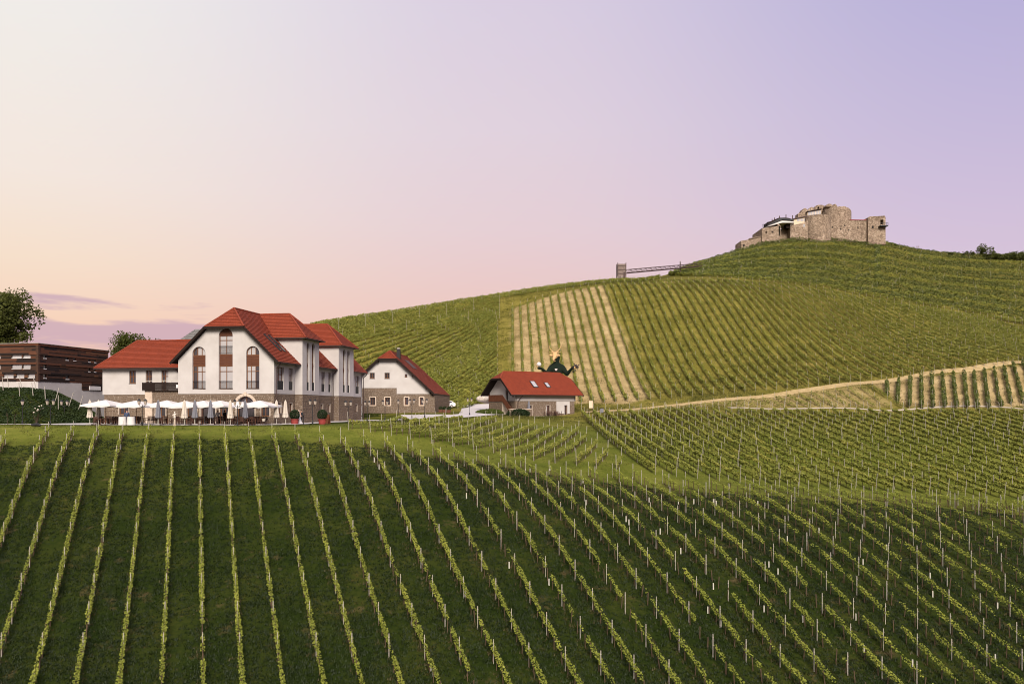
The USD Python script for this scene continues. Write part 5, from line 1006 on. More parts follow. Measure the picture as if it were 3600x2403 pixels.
for sgn in (-1, 1):
    o_ = perp * sgn; obj('lower_chord', MB().bar(o_, d_ + o_, 0.22, 0.3), M['metal'], br); obj('upper_chord', MB().bar(o_ + [0, 0, 1.15], d_ + o_ + [0, 0, 1.15], 0.12), M['metal'], br)
    dg = MB()
    for k in range(nbay):
        a_, m_, e_ = o_ + d_ * k / nbay, o_ + d_ * (k + 0.5) / nbay + [0, 0, 1.15], o_ + d_ * (k + 1) / nbay; dg.bar(a_, m_, 0.1); dg.bar(m_, e_, 0.1)
    obj('diagonals', dg, M['metal'], br, kind='stuff')
obj('deck', MB().bar([0, 0, 0.05], d_ + [0, 0, 0.05], 1.7, 0.08), M['darkwood'], br); pm_ = P3(2391, 958, 0.5 * (268 + 292) + 6); q_ = b0 + d_ * 0.715
obj('bridge_mast', MB().bar(q_ - b0 - [0, 0, 6], q_ - b0 + [0, 0, 2.4], 0.32), M['metal'], br)

# ---------------------------------------------------------------- giant stag-headed figure behind the cottage
import manifold3d as m3
def hull_chain(joints, bones, refine=0.2, it=8):
    """one smooth body from joints {name: (point, radius)} and bones"""
    def sph(p, r): return m3.Manifold.sphere(r, 14).translate([float(q) for q in p])
    parts = [m3.Manifold.batch_hull([sph(*joints[a]) for a in b]) for b in bones]
    m = m3.Manifold.batch_boolean(parts, m3.OpType.Add).refine_to_length(refine).to_mesh()
    t = trimesh.Trimesh(m.vert_properties[:, :3], m.tri_verts); trimesh.smoothing.filter_taubin(t, iterations=it); return t
DS = 172.0; SO = np.array([(1650 + 1415 / 4.612 - CX) / FPX * DS, DS]); sg_ = ground(*SO)
def sp(zx, zy, y=0.0): return np.array([(1650 + zx / 4.612 - CX) / FPX * DS - SO[0], y, ZC + (HY - (1180 + zy / 4.612)) / FPX * DS])
stt = thing('stag_statue', 'giant dark green figure with golden stag head rising behind the cottage roof', 'statue', (SO[0], SO[1], 0))
J = {'base': (np.array([0, 0, sg_ + 0.8]), 1.9), 'hip': (np.array([0, 0, sp(1415, 760)[2]]), 1.75), 'waist': (sp(1418, 660), 1.45), 'chest': (sp(1418, 605), 1.15), 'shl': (sp(1334, 520), 0.72), 'shr': (sp(1504, 520), 0.72), 'neck': (sp(1408, 450), 0.55), 'jaw': (sp(1412, 390, -0.1), 0.62), 'hood': (sp(1425, 350, 0.15), 0.62),
     'ell': (sp(1255, 612, -1.2), 0.42), 'wrl': (sp(1165, 540, -2.4), 0.24), 'hal': (sp(1118, 532, -2.7), 0.30), 'elr': (sp(1580, 622, -1.0), 0.45), 'wrr': (sp(1640, 548, -1.8), 0.26), 'har': (sp(1672, 520, -2.1), 0.30)}
obj('body', hull_chain(J, [('base', 'hip'), ('hip', 'waist'), ('waist', 'chest'), ('chest', 'shl', 'shr'), ('shl', 'shr', 'neck'), ('neck', 'jaw'), ('jaw', 'hood'), ('shl', 'ell'), ('ell', 'wrl'), ('wrl', 'hal'), ('shr', 'elr'), ('elr', 'wrr'), ('wrr', 'har')], 0.35), plain('dark_green_coat', (0.007, 0.012, 0.008), 0.9, spec=0.1), stt, smooth=True)
gold = plain('gilded_wood', (0.42, 0.27, 0.125), 0.6, var=0.15); M['gold'] = gold
fg_ = MB()
for k in range(5):
    a_ = -0.9 + 0.45 * k; b_ = J['hal'][0]; fg_.tube([b_ + [0, 0, 0.1], b_ + [0.45 * math.sin(a_), -0.2 + 0.1 * k, 0.35], b_ + [0.5 * math.sin(a_), -0.1 + 0.1 * k, 0.62]], [0.10, 0.09, 0.05], 6)
    b_ = J['har'][0]; fg_.tube([b_, b_ + [0.3, -0.3 * math.cos(a_), 0.3 * math.sin(a_)], b_ + [0.62, -0.15, 0.25 * math.sin(a_)]], [0.10, 0.09, 0.05], 6)
obj('fingers', fg_, gold, stt, smooth=True)
HJ = {'crown': (sp(1385, 300, -0.3), 0.55), 'brow': (sp(1392, 335, -0.75), 0.52), 'cheek': (sp(1372, 345, -0.8), 0.42), 'muz': (sp(1362, 378, -1.5), 0.27), 'nose': (sp(1358, 398, -1.65), 0.19)}
obj('stag_head', hull_chain(HJ, [('crown', 'brow', 'cheek'), ('cheek', 'brow', 'muz'), ('muz', 'nose')], 0.2), gold, stt, smooth=True)
for a in (1348, 1402): obj('eye', MB().ball(sp(a, 340, -1.25), 0.1, 1), M['dark'], stt)
obj('beard_collar', MB().tube([sp(1350, 408, -0.9), sp(1375, 418, -1.1), sp(1400, 405, -0.9)], [0.05, 0.1, 0.05], 6), gold, stt)
for tip, root in ((sp(1292, 308, -0.4), sp(1352, 312, -0.4)), (sp(1470, 312, -0.2), sp(1418, 310, -0.4))):
    d_ = tip - root; L_ = np.linalg.norm(d_); tt = np.linspace(0, 1, 7); obj('ear', MB().tube(root + d_ * tt[:, None] + np.array([0, 0, -0.12]) * np.sin(tt * 3.1)[:, None], 0.05 + 0.26 * np.sin(np.clip(tt * 2.6 + 0.3, 0, 3.1)), 8), gold, stt, smooth=True)
an = [[(1372, 292), (1352, 262), (1322, 232), (1300, 195), (1294, 158)], [(1402, 292), (1418, 258), (1450, 230), (1475, 195), (1486, 150)], [(1356, 268), (1325, 275), (1300, 268), (1290, 255)], [(1416, 262), (1445, 272), (1470, 268), (1490, 258)]]
for k, q in enumerate(an): obj('antler', MB().tube([sp(*w_, -0.3) for w_ in q], np.linspace(0.19, 0.05, len(q)) * (1 if k < 2 else 0.7), 8), gold, stt, smooth=True)
obj('white_ball', MB().ball(sp(1122, 474, -2.7), 0.50, 3), M['white'], stt, smooth=True)
hp = [(1400, 572), (1380, 548), (1383, 536), (1393, 534), (1401, 541), (1410, 534), (1420, 537), (1422, 549)]
obj('heart', MB().slab([sp(*w_, -1.42) for w_ in hp], (0, 0.2, 0)), plain('rose_heart', (0.55, 0.42, 0.40), 0.5), stt)
gb_ = MB(); r_ = np.random.default_rng(8)
for k in range(46): gb_.ball(sp(1710, 505, -2.2) + r_.normal(0, 0.26, 3) * [1.1, 0.8, 1], r_.uniform(0.11, 0.17), 1)
for k in range(9): gb_.ball(sp(1675, 545 + 5 * k, -2.1) + r_.normal(0, 0.1, 3), 0.11, 1)
obj('grape_bunch', gb_, plain('dark_grapes', (0.02, 0.012, 0.014), 0.4), stt, kind='stuff')

# ---------------------------------------------------------------- trees and shrubs
def tree(name, label, px, py_base, D, height, crown, n, leaf, base_z=None, size=0.35, seed=0, cat='tree', group=None, trunk_r=0.25, lobes=9, gap=0.42):
    rr = np.random.default_rng(seed); x_ = (px - CX) / FPX * D; z0 = ground(x_, float(D)) if base_z is None else base_z; o = np.array([x_, D, z0]); th = thing(name, label, cat, o, 0, group)
    c0, rad, rz = crown; mb = MB(); mb.tube([(0, 0, -0.4), (0.1 * rr.normal(), 0, height * 0.3), (0.2 * rr.normal(), 0.1, height * 0.75)], [trunk_r, trunk_r * 0.7, trunk_r * 0.2], 8); obj('trunk', mb, M['bark'], th, smooth=True)
    ctr = []; lb = MB()
    for k in range(lobes):
        v = rr.normal(size=3); v /= np.linalg.norm(v); p = np.array([0, 0, c0]) + v * [rad * 0.72, rad * 0.72, rz * 0.75] * rr.uniform(0.5, 1.15); ctr.append((p, rad * rr.uniform(0.28, 0.5)))
        lb.tube([(0, 0, max(0.5, c0 - rz * 0.8)), (p * [0.4, 0.4, 0.5] + np.array([0, 0, (c0 - rz * 0.5) * 0.5])), p], [trunk_r * 0.4, trunk_r * 0.22, trunk_r * 0.08], 5)
    obj('limbs', lb, M['bark'], th, kind='stuff')
    q = []
    for p, r in ctr:
        m_ = int(n / lobes); w_ = rr.normal(size=(m_, 3)); w_ /= np.linalg.norm(w_, axis=1, keepdims=True); q.append(p + w_ * r * (rr.uniform(0.25, 1.12, (m_, 1)) ** 0.6))
    q = np.vstack(q); nz = meshkit.noise(q / max(size * 4, 0.5) + seed * 7.1, seed); q = q[nz > gap * rr.uniform(0.75, 1.25, len(q))]
    obj('crown', leaf_cloud(q, size, rr, 0.5), M[leaf], th); return th
tree('poplar_tree', 'tall leafy tree towering behind the timber building', 25, 0, 138, 23.5, (14.8, 5.6, 8.4), 26000, 'tree_leaf', 1.0, 0.42, 1, lobes=42, gap=0.36)
tree('walnut_tree', 'broad round tree behind the red annex roof', 478, 0, 152, 15.5, (12.0, 5.2, 3.6), 13000, 'tree_leaf', 1.0, 0.40, 2, lobes=24, gap=0.46)
tree('walnut_tree', 'small loose tree right of the round tree behind the annex', 582, 0, 150, 14, (11.6, 1.7, 2.4), 1500, 'tree_leaf', 1.0, 0.36, 3, lobes=8, gap=0.55)
for k, (px, py, w_, h_, n) in enumerate(((3340, 905, 14, 16, 500), (3405, 905, 22, 24, 900), (3468, 902, 40, 44, 2600), (3505, 904, 20, 22, 800), (3530, 904, 22, 20, 700), (3572, 903, 30, 30, 1300), (3608, 903, 30, 36, 1300))):
    m_ = 372 / FPX
    tree('ridge_tree', ['small reddish-green bush where the right skyline flattens', 'low bush beside the twin lamps on the right skyline', 'largest round tree on the right skyline', 'thin bush just right of the largest skyline tree', 'low spreading bush midway to the right frame edge on the skyline', 'second largest loose tree on the right skyline', 'half-hidden tree at the frame edge of the right skyline'][k], px, 0, 374, h_ * m_, (h_ * m_ * 0.55, w_ * m_ * 0.9, h_ * m_ * 0.5), n, 'tree_leaf', None, 0.55, 20 + k, trunk_r=0.12, lobes=9, gap=0.4)
def ball_shrub(mb_r, seed, leaf='shrub_leaf', n=1500, size=0.12, sc=(1, 1, 1)):
    rr = np.random.default_rng(seed); w_ = rr.normal(size=(n, 3)); w_ /= np.linalg.norm(w_, axis=1, keepdims=True); w_ *= mb_r * rr.uniform(0.8, 1.06, (n, 1)); return leaf_cloud(w_ * np.array(sc), size, rr, 0.3)
for k, (px, D) in enumerate(((1036, 98.5), (1133.5, 97.5))):
    x_ = (px - CX) / FPX * D; th = thing('potted_shrub', ['clipped round green shrub in red planter beside the couple', 'clipped round green shrub in red planter beside the menu board'][k], 'potted plant', (x_, D, 0.05))
    obj('planter', MB().lathe([(0.0, 0.0), (0.42, 0.0), (0.52, 0.55), (0.56, 0.55), (0.56, 0.62), (0.48, 0.62), (0.0, 0.56)], 16), M['terracotta'], th); obj('stem', MB().tube([(0, 0, 0.5), (0, 0, 1.0)], 0.06, 6), M['bark'], th)
    v, f = ball_shrub(0.62, 40 + k); obj('shrub_ball', (v + [0, 0, 1.15], f), M['shrub_leaf'], th)
sh = thing('low_shrub', 'dark green rounded shrub in front of the cottage wall', 'shrub', (*W3_(-1.0, -2.5), 0.35)); v, f = ball_shrub(1.0, 50, n=2600, size=0.22, sc=(2.1, 1.0, 0.9)); obj('crown', (v + [0, 0, 0.6], f), M['shrub_leaf'], sh)
isl = thing('shrub_island', 'rounded bed of low lime-green shrubs beside the courtyard', 'shrubs', ((1721 - CX) / FPX * 150, 150, 0.5)); rr = np.random.default_rng(60); v, f = ball_shrub(1.5, 61, n=5200, size=0.26, sc=(1.75, 1.3, 0.5)); obj('foliage', (v + [0, 0, 0.55], f), M['yellow_shrub'], isl); obj('bed_edge', MB().lathe([(2.75, -0.8), (2.75, 0.32), (2.6, 0.32), (2.6, 0.2)], 28), M['concrete'], isl)
rk = trimesh.creation.icosphere(3, 1.0); vv = rk.vertices * [2.1, 1.2, 0.9]; vv = vv * (0.8 + 0.45 * meshkit.fbm(vv * 0.9 + 5, 3, 2))[:, None]
rko = obj('boulder', (vv + np.array([(1714 - CX) / FPX * 160, 160, 2.1 + (HY - 1401) / FPX * 160]), rk.faces), M['rock'], label='pale boulder at the left end of the cottage stair', cat='boulder', smooth=40)
lw3 = thing('low_wall', 'low stone wall with pale coping below the cottage stair', 'wall', (*W3_(-2.6, -2.3), 0.0), A3); obj('wall_core', MB().box((0, 0, -0.3), (4.6, 0.4, 1.75)), M['mortar'], lw3); obj('coping', MB().box((-0.08, -0.1, 1.76), (4.7, 0.5, 1.9)), M['sandstone'], lw3); stones(lw3, rect(0, 0, 4.6, 1.73), [], FRONT(-0.01), 91)

# ---------------------------------------------------------------- terrace furniture
def T3(px, D): return np.array([(px - CX) / FPX * D, D, ground((px - CX) / FPX * D, float(D)) + 0.055])
def canopy_poly(half, zt, ze, n=7, sag=0.07):
    """square cloth canopy with sagging panels and a hanging valance"""
    mb = MB(); cor = [(-half, -half), (half, -half), (half, half), (-half, half)]
    for q in range(4):
        a, b = np.array(cor[q]), np.array(cor[(q + 1) % 4]); rows = []
        for i in range(n + 1):
            r = i / n; row = []
            for j in range(n + 1):
                w_ = j / n; p = (a + (b - a) * w_) * r; row.append((p[0], p[1], zt + (ze - zt) * r - sag * math.sin(math.pi * w_) * r * (1 - 0.2 * r) * 1.5))
            rows.append(row)
        g_ = np.array(rows); v = g_.reshape(-1, 3); mb.add(v, [(i * (n + 1) + j, (i + 1) * (n + 1) + j, (i + 1) * (n + 1) + j + 1, i * (n + 1) + j + 1) for i in range(n) for j in range(n)])
        e = g_[-1]; lo = e - [0, 0, 0.2] + np.array([[0, 0, 0.05 * math.sin(k * 2.1)] for k in range(n + 1)]); mb.add(np.vstack([e, lo]), [(j, n + 1 + j, n + 2 + j, j + 1) for j in range(n)])
    return mb
op = thing('open_parasol', 'wide open white parasol, leftmost over the terrace tables', 'parasol', T3(372, 94.5), -A1, 'open white parasols')
obj('canopy', canopy_poly(1.95, 2.98, 2.36), M['white'], op); obj('pole', MB().tube([(0, 0, 0), (0, 0, 3.05)], 0.035, 8), M['window_wood'], op); obj('foot', MB().cbox((0, 0, 0.06), (0.8, 0.8, 0.12)), M['concrete'], op); rbm = MB()
for q in range(4): rbm.bar((0, 0, 2.1), (1.6 * math.cos(q * math.pi / 2 + 0.785), 1.6 * math.sin(q * math.pi / 2 + 0.785), 2.52), 0.03)
obj('ribs', rbm, M['window_wood'], op, kind='stuff')
OPL = [(480, 95.2, 'second from the left, below the balcony'), (588, 96.5, 'third from the left, beside the balcony end'), (655, 95.5, 'fourth from the left'), (716, 95.5, 'left of the arched door'), (775, 95.2, 'covering the arched door'), (842, 96.8, 'set back between arched door and corner'), (914, 95, 'rightmost, at the house corner')]
for px, D, t_ in OPL: dup(op, T3(px, D) - np.array([0, 0, RNG.uniform(0, 0.16)]), -A1 + RNG.uniform(-0.16, 0.16), f'open white parasol over the terrace, {t_}')
def closed_parasol(m, label, pos, group):
    th = thing('closed_parasol', label, 'parasol', pos, 0.0, group); n = 16; mb = MB(); prof = [(0.03, 2.95), (0.12, 2.75), (0.17, 2.2), (0.22, 1.6), (0.29, 1.0), (0.31, 0.86), (0.05, 0.84)]
    g_ = np.arange(n) * 2 * np.pi / n; v = np.array([[r * (1 + 0.22 * (-1) ** i * (k > 0)) * math.cos(x), r * (1 + 0.22 * (-1) ** i * (k > 0)) * math.sin(x), z + (0.06 * (-1) ** i if k == 5 else 0)] for k, (r, z) in enumerate(prof) for i, x in enumerate(g_)])
    mb.add(v, [(i * n + j, (i + 1) * n + j, (i + 1) * n + (j + 1) % n, i * n + (j + 1) % n) for i in range(len(prof) - 1) for j in range(n)])
    obj('folded_canopy', mb, M[m], th, smooth=60); obj('pole', MB().tube([(0, 0, 0), (0, 0, 3.02)], 0.035, 8), M['tube_white'], th); obj('foot', MB().cbox((0, 0, 0.06), (0.6, 0.6, 0.12)), M['concrete'], th)
    if m != 'grey_fabric': obj('tie_band', MB().lathe([(0.23, 1.22), (0.255, 1.25), (0.23, 1.28)], 16), M['grey_fabric'], th)
    return th
cw = closed_parasol('cream', 'folded cream parasol standing left of the big open parasol', T3(316, 93.5), 'folded cream parasols')
for px, D, t_ in ((346, 96, 'behind the leftmost open parasol'), (648, 91.6, 'near the terrace edge left of the arched door'), (809.5, 91.5, 'in front of the arched door'), (972, 95.5, 'right after the open parasols at the house corner'), (1003.5, 96.2, 'rightmost, beside the side windows')): dup(cw, T3(px, D), RNG.uniform(0, 3), f'folded cream parasol {t_}')
cg = closed_parasol('grey_fabric', 'folded grey parasol right of the balcony, leftmost of the grey ones', T3(556, 92.6), 'folded grey parasols')
for px, D, t_ in ((685, 93, 'second from the left'), (740, 93.2, 'left of the arched door'), (862, 92.8, 'rightmost of the grey ones')): dup(cg, T3(px, D), RNG.uniform(0, 3), f'folded grey parasol on the terrace, {t_}')
bp_ = closed_parasol('grey_fabric', 'folded blue-grey parasol leaning by the cottage wall', np.array([*W3_(2.4, -0.9), 0.46]), None)
# chairs and tables
chair = thing('terrace_chair', 'dark brown wicker chair at the terrace tables', 'chair', T3(335, 92.4), 0.4, 'terrace chairs')
obj('seat', MB().box((-0.24, -0.24, 0.40), (0.24, 0.24, 0.46)), M['chair'], chair); bkm = MB()
for q in range(5): bkm.box((-0.23, 0.20 + 0.01 * q, 0.48 + 0.1 * q), (0.23, 0.235 + 0.01 * q, 0.56 + 0.1 * q))
obj('backrest', bkm, M['chair'], chair, kind='stuff')
for sx in (-0.21, 0.21):
    obj('leg', MB().bar((sx, -0.21, 0), (sx, -0.21, 0.66), 0.04), M['chair'], chair); obj('leg', MB().bar((sx, 0.21, 0), (sx, 0.25, 0.98), 0.04), M['chair'], chair); obj('armrest', MB().bar((sx, -0.22, 0.66), (sx, 0.23, 0.67), 0.05, 0.03), M['chair'], chair)
tb = thing('terrace_table', 'dark wooden square table on the terrace', 'table', T3(352, 92.6), -A1, 'terrace tables')
obj('tabletop', MB().box((-0.45, -0.45, 0.71), (0.45, 0.45, 0.75)), M['table'], tb)
for sx in (-0.38, 0.38):
    for sy in (-0.38, 0.38): obj('leg', MB().bar((sx, sy, 0), (sx, sy, 0.71), 0.06), M['table'], tb)
tabs = [(u_, v_) for v_ in (-3.2, -5.2, -7.0) for u_ in np.arange(-27.2, 0.6, 2.25)]
first = True; rt = np.random.default_rng(21); nch = 0; ntb = 0
for u_, v_ in tabs:
    p_ = W1(u_, v_)
    if CX + FPX * p_[0] / p_[1] < 345: continue
    if rt.uniform() < 0.10 or (v_ < -6 and (-12 < u_ < -9 or -5 < u_ < -2)): continue
    p = W1(u_ + rt.uniform(-0.3, 0.3), v_ + rt.uniform(-0.25, 0.25)); o = np.array([p[0], p[1], ground(*p) + 0.055]); ang = -A1 + rt.uniform(-0.12, 0.12)
    side_ = 'by the stone wall' if v_ == -3.2 else 'in the middle of the terrace' if v_ == -5.2 else 'along the lawn edge of the terrace'
    dup(tb, o, ang, f'dark wooden square table standing {side_}', f'terrace tables {side_}'); ntb += 1
    for q in range(4):
        if rt.uniform() < 0.06: continue
        a_ = ang + q * math.pi / 2; r = 0.72 + rt.uniform(-0.08, 0.15); off = np.array([math.sin(a_) * -r, math.cos(a_) * r, 0]); dup(chair, o + off, a_ + rt.uniform(-0.25, 0.25), f'dark brown wicker chair at a table {side_}', f'terrace chairs {side_}'); nch += 1
for k, (px, t_) in enumerate(((431, 'left one of the two white-clothed tables'), (461, 'right one of the two white-clothed tables'))):
    th = thing('cloth_table', f'standing table under a white cloth, {t_}', 'table', T3(px, 91.9)); v = MB().lathe([(0.0, 0.98), (0.40, 0.98), (0.42, 0.94), (0.44, 0.5), (0.47, 0.02)], 14); obj('cloth', v, M['white'], th, smooth=40)
# cottage table group
for k, (u_, v_) in enumerate(((7.0, -1.1), (8.6, -1.2))):
    o = np.array([*W3_(u_, v_), zb3 + 0.03]); dup(tb, o, A3, ['dark table left of the cottage middle door', 'dark table right before the cottage middle door'][k], 'cottage tables')
    for a_ in (0.2, 1.7, 3.2, 4.8): dup(chair, o + [-0.7 * math.sin(a_), 0.7 * math.cos(a_), 0], a_, 'dark wicker chair at the tables before the cottage', 'cottage chairs')
# lamps
def lamp(label, pos, double=True, group=None, ang=0.0):
    th = thing('street_lamp', label, 'lamp', pos, ang, group); obj('pole', MB().lathe([(0.0, 0.0), (0.11, 0.0), (0.09, 0.35), (0.045, 0.45), (0.04, 2.4), (0.0, 2.4)], 8), M['iron'], th)
    for sx in ((-0.34, 0.34) if double else (0.0,)):
        if double: obj('arm', MB().tube([(0, 0, 2.15), (sx * 0.6, 0, 2.2), (sx, 0, 2.38)], 0.025, 6), M['iron'], th)
        ln = obj('lantern', MB().lathe([(0.0, 2.38), (0.11, 2.4), (0.2, 2.82), (0.0, 2.84)], 6, (sx, 0, 0)), plain('milky_lantern_glass', (0.30, 0.25, 0.21), 0.4) if 'lg' not in M else M['lg'], th)
        if 'lg' not in M: M['lg'] = UsdShade.Material.Get(stage, '/World/Looks/milky_lantern_glass')
        obj('cap', MB().lathe([(0.0, 2.84), (0.25, 2.84), (0.12, 3.0), (0.03, 3.08), (0.0, 3.12)], 6, (sx, 0, 0)), M['iron'], ln)
    return th
for px, D, dbl, t_ in ((79, 97.5, False, 'single lantern lamp on the lawn at the far left'), (177, 92.5, True, 'double lantern lamp at the left end of the terrace path'), (226, 104, True, 'double lantern lamp before the green bank'), (500, 91.2, True, 'double lantern lamp before the balcony'), (835, 91, True, 'double lantern lamp right of the arched door'),
        (1099, 96.3, True, 'double lantern lamp beside the side wall windows'), (1224, 104, True, 'double lantern lamp near the far corner of the winery'), (1291, 118, True, 'double lantern lamp in the gap between winery and village house'), (1353.6, 116, True, 'double lantern lamp before the second window of the village house'),
        (1400, 124, False, 'single lamp before the middle of the village house'), (1448, 126, True, 'double lamp before the third window of the village house'), (1493, 128, True, 'double lamp before the right window of the village house'), (1651, 139, True, 'double lantern lamp standing alone at the courtyard edge')): lamp(t_, T3(px, D), dbl, None, RNG.uniform(-0.3, 0.3))
for px, py, D in ((3226, 882, 371), (3386, 896, 374)): lamp('dark twin lamp on the skyline ' + ('where the castle slope ends' if px < 3300 else 'left of the trees'), np.array([(px - CX) / FPX * D, D, ground((px - CX) / FPX * D, float(D)) + 0.1]), True)
# people
def person(label, pos, ang, top, bottom, hair, dress=False, arms=((0.26, -0.16, 0.98), (-0.26, -0.05, 0.92)), hgt=1.74):
    th = thing('person', label, 'person', pos, ang); k_ = hgt / 1.74; S = lambda x, y, z: np.array([x, y, z]) * k_
    J = {'hd': (S(0, -0.02, 1.61), 0.105), 'ch': (S(0, -0.06, 1.54), 0.06), 'nk': (S(0, 0, 1.43), 0.055), 'sl': (S(0.18, 0, 1.38), 0.065), 'sr': (S(-0.18, 0, 1.38), 0.065), 'tr': (S(0, 0, 1.18), 0.13), 'pv': (S(0, 0, 0.95), 0.135), 'hl': (S(0.09, 0, 0.9), 0.09), 'hr': (S(-0.09, 0, 0.9), 0.09), 'kl': (S(0.1, -0.03, 0.48), 0.058), 'kr': (S(-0.11, 0.02, 0.48), 0.058), 'al': (S(0.1, 0.02, 0.08), 0.04), 'ar': (S(-0.12, 0.06, 0.08), 0.04), 'tl': (S(0.11, -0.14, 0.04), 0.035), 'tr2': (S(-0.13, -0.1, 0.04), 0.035)}
    bones = [('hd', 'ch'), ('hd', 'nk'), ('nk', 'sl', 'sr'), ('sl', 'sr', 'tr'), ('tr', 'pv'), ('pv', 'hl', 'hr'), ('hl', 'kl'), ('kl', 'al'), ('al', 'tl'), ('hr', 'kr'), ('kr', 'ar'), ('ar', 'tr2')]
    for sx, s_, hd_ in ((1, 'sl', arms[0]), (-1, 'sr', arms[1])):
        e = S(0.27 * sx, 0.03, 1.12); J['e' + s_] = (e, 0.045); J['w' + s_] = (S(*hd_), 0.032); J['f' + s_] = (S(hd_[0], hd_[1] - 0.06, hd_[2] - 0.07), 0.034); bones += [(s_, 'e' + s_), ('e' + s_, 'w' + s_), ('w' + s_, 'f' + s_)]
    obj('body', hull_chain(J, bones, 0.06, 5), M['skin'], th, smooth=True)
    def cloth(names, bs, g, m): JJ = {n: (J[n][0], J[n][1] + g) for n in names}; return hull_chain(JJ, bs, 0.06, 4)
    if dress: obj('dress', MB().lathe([(0.15, 1.3), (0.14, 1.1), (0.2, 0.85), (0.42, 0.2), (0.55, 0.02), (0.5, 0.0)], 16), top, th, smooth=50); obj('veil', MB().lathe([(0.0, 1.74), (0.11, 1.70), (0.16, 1.5), (0.22, 1.2), (0.3, 0.8)], 12, (0, 0.08, 0)), top, th, smooth=50)
    else:
        obj('shirt', cloth(['sl', 'sr', 'tr', 'pv', 'esl', 'esr', 'wsl', 'wsr'], [('sl', 'sr', 'tr'), ('tr', 'pv'), ('sl', 'esl'), ('esl', 'wsl'), ('sr', 'esr'), ('esr', 'wsr')], 0.022, top), top, th, smooth=True)
        obj('trousers', cloth(['pv', 'hl', 'hr', 'kl', 'kr', 'al', 'ar'], [('pv', 'hl', 'hr'), ('hl', 'kl'), ('kl', 'al'), ('hr', 'kr'), ('kr', 'ar')], 0.026, bottom), bottom, th, smooth=True)
        obj('hair', MB().ball(J['hd'][0] + [0, 0.02, 0.03], 0.115, 2, (0.95, 1.0, 1.0)), hair, th, smooth=True)
    return th
navy = plain('dark_suit', (0.012, 0.013, 0.018), 0.8); blk = plain('black_hair', (0.012, 0.009, 0.007), 0.6)
person('person in a long white dress and veil between planter and house corner', T3(1050, 99.6), 0.4, M['white'], M['white'], blk, dress=True)
person('person in a dark suit standing close beside the one in white', T3(1059, 99.9), -0.5, navy, navy, blk)
person('waiter in white shirt and dark trousers under the parasols left of the arched door', T3(766, 96.2), 0.2, M['white'], navy, blk)
person('person in dark blue standing behind the two white-clothed tables', T3(446, 92.7), 0.6, plain('blue_jacket', (0.03, 0.045, 0.085), 0.8), navy, blk)
person('person in dark clothes standing in the shade near the arched door', T3(790, 97.2), 2.5, navy, navy, blk)
# menu boards, sacks, roses, signs
mbd = thing('menu_board', 'brown folding menu board beside the right planter', 'sign', T3(1151, 97.4), -0.5); obj('panel', MB().slab([(-0.3, -0.22, 0), (0.3, -0.22, 0), (0.3, 0.0, 1.15), (-0.3, 0.0, 1.15)], (0, 0.03, 0)), M['panel_wood'], mbd); obj('panel', MB().slab([(-0.3, 0.25, 0), (0.3, 0.25, 0), (0.3, 0.04, 1.15), (-0.3, 0.04, 1.15)], (0, 0.03, 0)), M['panel_wood'], mbd)
bt_ = thing('bar_table', 'slim dark standing table right of the couple', 'table', T3(1067, 97)); obj('top', MB().lathe([(0, 1.06), (0.34, 1.06), (0.34, 1.1), (0, 1.1)], 14), M['iron'], bt_); obj('leg', MB().tube([(0, 0, 0), (0, 0, 1.06)], 0.05, 8), M['iron'], bt_)
bsk = thing('bread_basket', 'small pale basket standing on a chair near the house corner', 'basket', T3(927, 92.2) + np.array([0, 0, 0.47])); obj('basket', MB().lathe([(0, 0), (0.16, 0), (0.22, 0.3), (0.19, 0.3), (0.14, 0.04), (0, 0.04)], 12), M['cream'], bsk)
fs = thing('cherub_statue', 'small pale garden statue at the terrace edge left of the folded parasol', 'statue', T3(614, 91.0)); obj('plinth', MB().lathe([(0, 0), (0.17, 0), (0.17, 0.1), (0.1, 0.16), (0.09, 0.75), (0.15, 0.85), (0, 0.85)], 10), M['sandstone'], fs)
obj('figure', hull_chain({'a': (np.array([0, 0, 0.95]), 0.14), 'b': (np.array([0, 0, 1.3]), 0.12), 'c': (np.array([0.01, -0.02, 1.55]), 0.10), 'd': (np.array([0.2, -0.1, 1.3]), 0.05), 'e': (np.array([-0.22, -0.08, 1.2]), 0.05), 'n': (np.array([0, 0, 1.42]), 0.06)}, [('a', 'b'), ('b', 'n'), ('n', 'c'), ('b', 'd'), ('b', 'e')], 0.05, 4), M['rock'], fs, smooth=True)
sb = thing('info_board', 'tan notice board on two posts right of the cottage', 'sign', (*P3(2077, 1420, 156)[:2], ground(*P3(2077, 1420, 156)[:2])), 0.1); zb_ = 1.0
for sx in (-0.36, 0.36): obj('post', MB().bar((sx, 0, -0.2), (sx, 0, 2.4), 0.08), M['metal'], sb)
obj('board', MB().box((-0.38, -0.07, 0.75), (0.38, -0.03, 2.2)), M['castle_cream'], sb)
gbx = thing('grey_cabinet', 'small grey service cabinet on the grass right of the notice board', 'cabinet', (*P3(2115, 1432, 153)[:2], ground(*P3(2115, 1432, 153)[:2])), 0.2); obj('case', MB().box((-0.33, -0.2, -0.1), (0.33, 0.2, 0.85)), M['grey_fabric'], gbx); obj('lid', MB().box((-0.37, -0.25, 0.85), (0.37, 0.24, 0.92)), M['iron'], gbx)
rz_ = thing('rose_bush', 'loose rose bush with pale blossoms left of the double lantern lamp', 'shrub', T3(128, 93.0) - np.array([0, 0, 0.05])); rr = np.random.default_rng(31); st = MB(); q = []
for k in range(7):
    e = np.array([rr.uniform(-0.9, 0.9), rr.uniform(-0.4, 0.4), rr.uniform(1.2, 2.5)]); st.tube([(0, 0, 0), e * [0.4, 0.4, 0.55], e], [0.035, 0.025, 0.012], 5); q.append(e + rr.normal(0, 0.25, (60, 3)))
